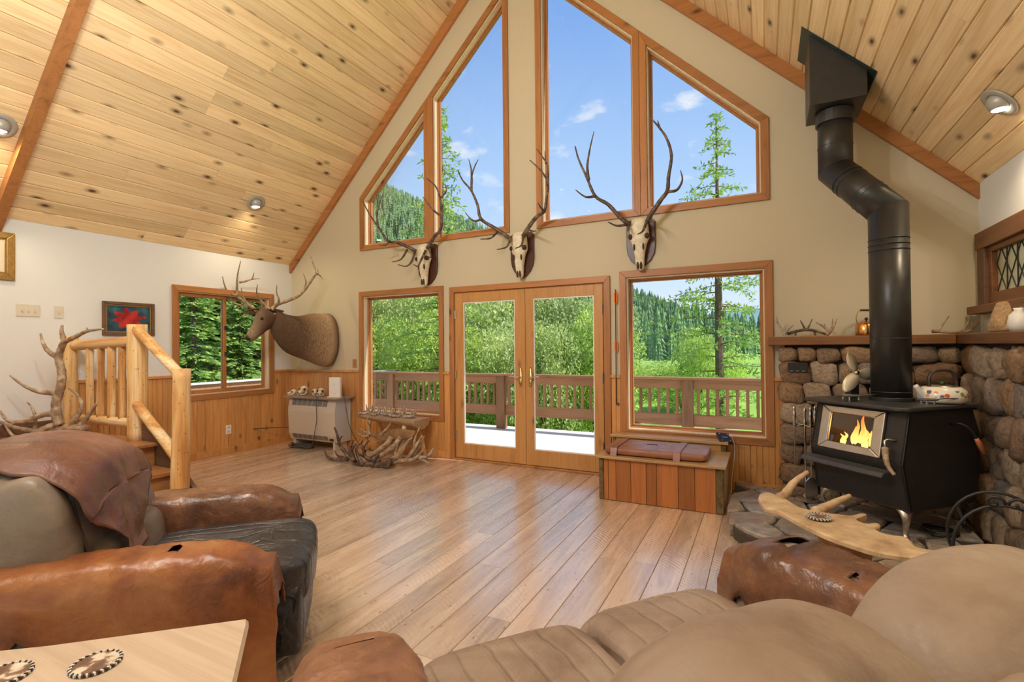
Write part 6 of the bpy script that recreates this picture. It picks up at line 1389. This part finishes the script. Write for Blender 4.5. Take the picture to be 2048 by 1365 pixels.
# ------------------------------------------------------------------ outdoors: deck
YD = 2.4
dk = tag(obj('deck_floor', MB().box((-3.2, .16, -.16), (RW+1.2, 2.62, -.03)), M['deckfloor']), 'pale outdoor deck floor beyond the doors', kind='structure')
dr_ = thing('deck_railing', 'weathered brown deck railing with square balusters', 'railing', (3.0, YD, -.03))
def D(a, b, name, mat): return obj(name, MB().box((a[0]-3.0, a[1]-YD, a[2]+.03), (b[0]-3.0, b[1]-YD, b[2]+.03)), mat, dr_, bevel=.004)
px_ = [P(u, 760, y=YD).x for u in (783, 1003, 1375)]; px_ = [px_[0]-2.6] + px_ + [px_[-1]+2.7]
D((-3.1, YD-.09, .868), (RW+1.1, YD+.09, .90), 'cap_rail', M['deckwoodx'])
for a, b in zip(px_, px_[1:]):
    D((a+.08, YD-.02, .735), (b-.08, YD+.02, .866), 'upper_rail', M['deckwoodx']); D((a+.08, YD-.02, .20), (b-.08, YD+.02, .37), 'lower_rail', M['deckwoodx'])
    n = int((b-a-.16)/.125)
    for k in range(n):
        x = a+.08+(k+.5)*(b-a-.16)/n; D((x-.02, YD-.02, .371), (x+.02, YD+.02, .734), 'baluster', M['deckwood'])
for x in px_: D((x-.078, YD-.06, -.029), (x+.078, YD+.05, .867), 'post', M['deckwood'])

# side fence seen through the sliding window
sd_ = thing('side_fence', 'low lattice deck fence with pale top rail beyond the sliding window', 'fence', (-3.0, 1.0, 0))
fz = P(460, 762, x=-3.0).z
obj('cap_rail', MB().box((-.09, -3.0, fz-.03), (.09, 5.0, fz)), plain('pale_fence_cap', (.62, .58, .52), .7), sd_)
obj('fascia', MB().box((-.02, -3.0, fz-.16), (.02, 5.0, fz-.032)), M['deckwoodx'], sd_)
for k in range(33): obj('slat', MB().box((-.02, -2.98+k*.25, -.6), (.02, -2.92+k*.25, fz-.161)), M['deckwood'], sd_)
for z in (fz-.42, fz-.70): obj('lattice_rail', MB().box((-.018, -3, z), (.018, 5, z+.045)), M['deckwoodx'], sd_)

# ------------------------------------------------------------------ terrain
def hgt(x, y):
    s = min(1, max(0, (y-34)/130)); s = s*s*(3-2*s); w = min(1, max(0, (-10-x)/22)); s2 = min(1, max(0, (-12-x)/30)); s2 = s2*s2*(3-2*s2)
    h = -1.4+s*(max(0, 8-x)*.26+max(0, -45-x)*.24)+s2*4*min(1, max(0, (y+30)/60))
    return h+.6*noise.noise((x*.03, y*.03, 0))*min(1, max(0, (y-10)/40))
grm, nt, b = nmat('meadow_grass'); v = coords(nt, (.25,)*3, False); n1 = node(nt, 'ShaderNodeTexNoise', {'Scale': 1.0, 'Detail': 8, 'Roughness': .7}); lk(nt, v, n1.inputs['Vector'])
lk(nt, ramp(nt, n1.outputs[0], [(.3, (.16, .30, .035)), (.55, (.30, .48, .06)), (.7, (.40, .58, .10))]).outputs[0], b.inputs['Base Color']); b.inputs['Roughness'].default_value = .9
gm_ = MB(); gx = [-260+k*6.5 for k in range(81)]; gy = [-60+k*6 for k in range(61)]
gm_.add([(x, y, hgt(x, y)) for y in gy for x in gx], [(j*81+i, j*81+i+1, (j+1)*81+i+1, (j+1)*81+i) for j in range(60) for i in range(80)])
tag(obj('ground', gm_, grm, smooth=True), 'grassy valley ground and hillside', kind='structure')
hz_, nt, b = nmat('haze_tinted_forest'); b.inputs['Base Color'].default_value = (.20, .34, .36, 1); b.inputs['Roughness'].default_value = 1  # blue haze of distance put into the forest colour
mtn = MB(); mv = []
for j in range(7):
    for i in range(60): x = -520+i*22; t = j/6; mv.append((x, 560+90*t, -4+(46+18*noise.noise((x*.006, 3, 0))+8*noise.noise((x*.03, 1, 0)))*t**.8))
mtn.add(mv, [(j*60+i, j*60+i+1, (j+1)*60+i+1, (j+1)*60+i) for j in range(6) for i in range(59)])
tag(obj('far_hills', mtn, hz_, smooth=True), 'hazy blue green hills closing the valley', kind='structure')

# ------------------------------------------------------------------ trees
def folmat(name, c1, c2, c3, scale=1.2, trans=.35):
    m_, nt, b = nmat(name); v = coords(nt, (scale,)*3); n1 = node(nt, 'ShaderNodeTexNoise', {'Scale': 1.0, 'Detail': 6, 'Roughness': .75}); lk(nt, v, n1.inputs['Vector'])
    c = ramp(nt, n1.outputs[0], [(.34, c1), (.48, c2), (.64, c3)]).outputs[0]
    oi = node(nt, 'ShaderNodeObjectInfo'); c = mixc(nt, 1.0, c, ramp(nt, oi.outputs['Random'], [(0, (.8, .82, .8)), (1, (1.15, 1.1, 1.0))]).outputs[0], 'MULTIPLY')
    lk(nt, c, b.inputs['Base Color']); b.inputs['Roughness'].default_value = .6; b.inputs['Specular IOR Level'].default_value = .3
    tr = node(nt, 'ShaderNodeBsdfTranslucent'); lk(nt, c, tr.inputs[0]); mx_ = node(nt, 'ShaderNodeMixShader', {0: trans}); out = nt.nodes['Material Output']
    lk(nt, b.outputs[0], mx_.inputs[1]); lk(nt, tr.outputs[0], mx_.inputs[2]); lk(nt, mx_.outputs[0], out.inputs[0]); return m_
M['leaf'] = folmat('birch_leaves', (.17, .27, .06), (.54, .66, .24), (.92, .94, .60), 6, .45)
M['leafy'] = folmat('willow_leaves', (.14, .26, .03), (.48, .66, .12), (.82, .90, .36), 6, .4)
M['fir'] = folmat('fir_needles', (.06, .14, .05), (.26, .44, .11), (.66, .80, .26), 3.5, .35)
M['larch'] = folmat('larch_needles', (.16, .30, .05), (.34, .53, .11), (.55, .72, .2), 1.2, .35)
M['farfir'] = folmat('hill_conifer', (.13, .23, .10), (.22, .37, .16), (.38, .54, .26), .5, .15)
M['bark'] = plain('conifer_bark', (.20, .12, .08), .95, nscale=7, bmp=.8, c2=(.09, .055, .04))
def quad(vs, fs, c, d, n_, l, w):
    s = d.cross(n_).normalized()*w; o = len(vs); vs += [c-s*.3, c+d*l*.5-s, c+d*l, c+d*l*.5+s]; fs.append((o, o+1, o+2, o+3))
def rv(r=random): return Vector((r.gauss(0, 1), r.gauss(0, 1), r.gauss(0, 1))).normalized()
def leaf_bush(seed, n=12000, leaf=.052):
    r = random.Random(seed); vs = []; fs = []; blobs = [(Vector((r.uniform(-.75, .75), r.uniform(-.75, .75), r.uniform(.12, 1.75))), r.uniform(.24, .46)) for _ in range(34)]
    blobs = [(Vector((c.x*(1-.30*max(0, c.z-1)), c.y*(1-.30*max(0, c.z-1)), c.z)), q) for c, q in blobs]
    for k in range(n):
        c, q = r.choice(blobs); d = rv(r); p = c+d*q*r.uniform(.75, 1.05)
        if p.z < 0: p.z = abs(p.z)
        dr = (d+rv(r)*.9+Vector((0, 0, -.35))).normalized(); quad(vs, fs, p, dr, rv(r), leaf*r.uniform(.8, 1.5), leaf*.36)
    me = bpy.data.meshes.new('foliage'); me.from_pydata(vs, [], fs); me.update(); return me
bushes = [leaf_bush(k) for k in range(4)]
stem = MB()
for k in range(5): a = k*1.26; stem.tube([(0, 0, -.05), (.08*math.cos(a), .08*math.sin(a), .5), (.22*math.cos(a), .22*math.sin(a), 1.3)], [.05, .035, .015], 6)
stem_me = stem.mesh('stems'); stem_me.materials.append(M['bark'])
bush_meshes = {}
def bush(u, vtop, y, wid, mat, name, lab, group):
    p = P(u, vtop, y=y); zg = hgt(p.x, p.y); h = p.z-zg
    t = thing(name, lab, 'bush' if 'bush' in name else 'tree', (p.x, p.y, zg), random.uniform(0, 6.28), group); k = random.randrange(4)
    key = (k, mat.name)
    if key not in bush_meshes: me = bushes[k].copy(); me.materials.clear(); me.materials.append(mat); bush_meshes[key] = me
    o = obj('foliage', bush_meshes[key], None, t); o['kind'] = 'stuff'; o.scale = (wid, wid, h/2.0)
    s_ = obj('stems', stem_me, None, t); s_.scale = (wid, wid, h/2.0)
random.seed(31)
spots = []
for i, u in enumerate(range(690, 1196, 36)):
    spots.append((u+random.uniform(-8, 8), 560+random.uniform(-16, 22), random.uniform(9.5, 12.5), random.uniform(1.35, 1.7)))
for i, u in enumerate(range(720, 1200, 52)): spots.append((u+random.uniform(-8, 8), 640+random.uniform(-30, 25), random.uniform(6.2, 7.8), random.uniform(.9, 1.2)))
spots = [q for q in spots if not (q[2] < 9 and abs(q[0]-876) < 42)]; spots.sort(); cnt = [0, 0]
for i, (u, v, y, w) in enumerate(spots):
    far = y > 9; od = ORD[cnt[far]]; cnt[far] += 1
    bush(u, v, y, w, M['leaf'] if far else (M['leafy'] if i % 3 else M['leaf']), 'birch_thicket_tree' if far else 'leafy_bush',
         ('tall leafy birch in the thicket beyond the deck, ' if far else 'young yellow-green bush just past the deck railing, ')+od, 'birches beyond the deck' if far else 'bushes at the deck')
for u, v, y, w, lab in ((1268, 728, 20, 1.9, 'low willow bush left of the larch trunk, seen at the window edge'), (1318, 722, 22, 2.2, 'low rounded willow bush between the window edge and the larch'), (1398, 668, 16, 1.0, 'tall light green bush behind the larch trunk'), (1362, 735, 17, 1.1, 'low willow bush close left of the larch trunk'), (1452, 700, 19, .9, 'light green bush right of the larch trunk')):
    bush(u, v, y, w, M['leafy'], 'willow_bush', lab, 'willow bushes by the meadow')

def conifer(seed, H, levels, nb, rad, mat_needles, airy=False):
    r = random.Random(seed); vs = []; fs = []; tr = MB(); tr.tube([(0, 0, -.3), (0, 0, H*.5), (0, 0, H)], [H*(.013 if airy else .012)+.02, H*(.009 if airy else .008)+.01, .01], 8)
    for k in range(levels):
        t = (k+.5)/levels; zb_ = H*(.06+.93*t); L_ = rad*(1-t)**.85*(1 if t > .12 else .75)+.12
        for j in range(nb):
            z = zb_+r.uniform(-.6, .6)*H/levels; a = 2*math.pi*j/nb+r.uniform(-.4, .4)+k*.7; l = L_*r.uniform(.6, 1.1); d = Vector((math.cos(a), math.sin(a), 0))
            up0 = r.uniform(.0, .30) if not airy else r.uniform(-.05, .25); droop = .35 if not airy else .22
            pts = [Vector((0, 0, z))+d*l*s+Vector((0, 0, l*(up0*s-droop*s*s))) for s in (0, .25, .5, .75, 1)]
            tr.tube(pts, [.018+.006*l, .014, .010, .007, .004], 4, False)
            m_ = int((6.5 if airy else 11)*max(.5, l/1.2))
            for q in range(m_):
                s = .12+.88*(q+r.random()*.6)/m_; i0 = min(3, int(s*4)); p = pts[i0].lerp(pts[i0+1], s*4-i0)
                if airy:
                    for _ in range(5): quad(vs, fs, p+rv(r)*.07, (rv(r)+d*.4+Vector((0, 0, -.1))).normalized(), rv(r), r.uniform(.16, .30), .036)
                else:
                    side = Vector((-d.y, d.x, 0)); w = l*.42*(1-s*.75)+.10
                    for sg in (-1, 1):
                        dr = (d*.75+side*sg*.8+Vector((0, 0, -.22+r.uniform(-.15, .1)))).normalized(); quad(vs, fs, p, dr, Vector((0, 0, 1))+rv(r)*.5, w*r.uniform(.7, 1.2), .065+.03*w)
                    quad(vs, fs, p, (d+rv(r)*.5).normalized(), rv(r), .25, .06)
    me = bpy.data.meshes.new('needles'); me.from_pydata(vs, [], fs); me.materials.append(mat_needles); me.update()
    tm = tr.mesh('trunk'); tm.materials.append(M['bark']); return me, tm
def plant(name, lab, cat, pos, meshes, rz=0, sc=1, group=None):
    t = thing(name, lab, cat, pos, rz, group); t.scale = (sc,)*3; o = obj('needles', meshes[0], None, t); o['kind'] = 'stuff'; obj('trunk', meshes[1], None, t); return t
la = [conifer(1, 15.0, 30, 4, 4.4, M['larch'], True), conifer(2, 15.0, 34, 4, 3.6, M['larch'], True)]
for (u, vt, d, k, lab) in ((1432, 222, 15, 0, 'tall larch standing alone beyond the large right window'), (882, 212, 13.5, 1, 'tall larch seen through the left gable windows')):
    p = P(u, vt, d=d); zg = hgt(p.x, p.y); plant('larch_tree', lab, 'tree', (p.x, p.y, zg), la[k], k*1.1, (p.z-zg)/15.0)
fi = [conifer(11, 9.0, 26, 8, 2.0, M['fir']), conifer(12, 9.0, 24, 9, 1.8, M['fir']), conifer(13, 6.0, 20, 8, 1.5, M['fir'])]
FL = ['bright-tipped fir at the left of the sliding window', 'tall dark fir in the middle of the sliding window', 'fir behind the right sash of the sliding window', 'broad fir at the right edge of the sliding window', 'small young fir low in the left sash', 'shaded fir at the back left beyond the sliding window', 'shaded fir at the back right beyond the sliding window', 'short fir low in the right sash', 'fir hidden deepest behind the window mullion']
for k, (u, x, sc) in enumerate(((362, -8.0, 1.0), (410, -9.5, 1.2), (455, -8.5, 1.05), (512, -8.0, 1.1), (388, -6.0, .62), (340, -12.5, 1.5), (490, -12.0, 1.5), (480, -6.2, .55), (432, -13.0, 1.6))):
    p = P(u, 700, x=x); plant('fir_tree', FL[k], 'tree', (p.x, p.y, hgt(p.x, p.y)-.3), fi[k % 3], k*2.1, sc, 'firs beyond the sliding window')
# hillside forest: the nearest as trees of their own, the rest as one mass
def far_conifer(seed):
    r = random.Random(seed); mb = MB(); H = 10.0; T_ = 9; n = 9
    for k in range(T_):
        z0 = H*(.05+.86*k/T_); z1 = z0+H*(.26-.010*k); rr = 1.75*(1-k/T_)**.8+.22; vs = []
        for j in range(n*2): a = math.pi*j/n; q = rr*(r.uniform(.85, 1.15) if j % 2 == 0 else r.uniform(.5, .68)); vs.append((q*math.cos(a), q*math.sin(a), z0+(-.25 if j % 2 == 0 else .12)))
        vs.append((0, 0, z1)); mb.add(vs, [(j, (j+1) % (2*n), 2*n) for j in range(2*n)])
    mb.tube([(0, 0, -1), (0, 0, 2)], .14, 5); return mb
fmb = [far_conifer(k) for k in range(5)]; fme = []
for q in fmb: me = q.mesh('conifer'); me.materials.append(M['farfir']); fme.append(me)
random.seed(77); cand = []
while len(cand) < 3400:
    y = random.uniform(40, 215); x = random.uniform(-190, 26)
    rel = Vector((x, y, 0))-CAM; dpt = rel.dot(FW); uu = 1024+FPX*rel.dot(RT)/dpt if dpt > 1 else -1
    if not 640 < uu < 1560: continue
    if x > -4 and y < 100+x*2: continue
    if x > -16 and y < 62: continue
    cand.append((rel.length, x, y))
cand.sort(); rest = MB()
for i, (dist, x, y) in enumerate(cand):
    h = random.uniform(.55, 1.05)*(1 if y > 90 else .8); z = hgt(x, y); a = random.uniform(0, 6.28)
    if i < 240:
        o = obj('hillside_conifer', fme[i % 5], None); o.location = (x, y, z-.3); o.rotation_euler = (0, 0, a); o.scale = (h*.95, h*.95, h); tag(o, 'pointed conifer in the forest on the far hillside', 'tree', 'conifers on the hillside')
    else:
        q = fmb[i % 5]; ca_, sa_ = math.cos(a)*h, math.sin(a)*h; rest.add([(x+vx*ca_-vy*sa_, y+vx*sa_+vy*ca_, z-.3+vz*h) for vx, vy, vz in q.v], q.f)
tag(obj('hillside_forest', rest, M['farfir']), 'dense conifer forest covering the far hillside', 'forest', kind='stuff')
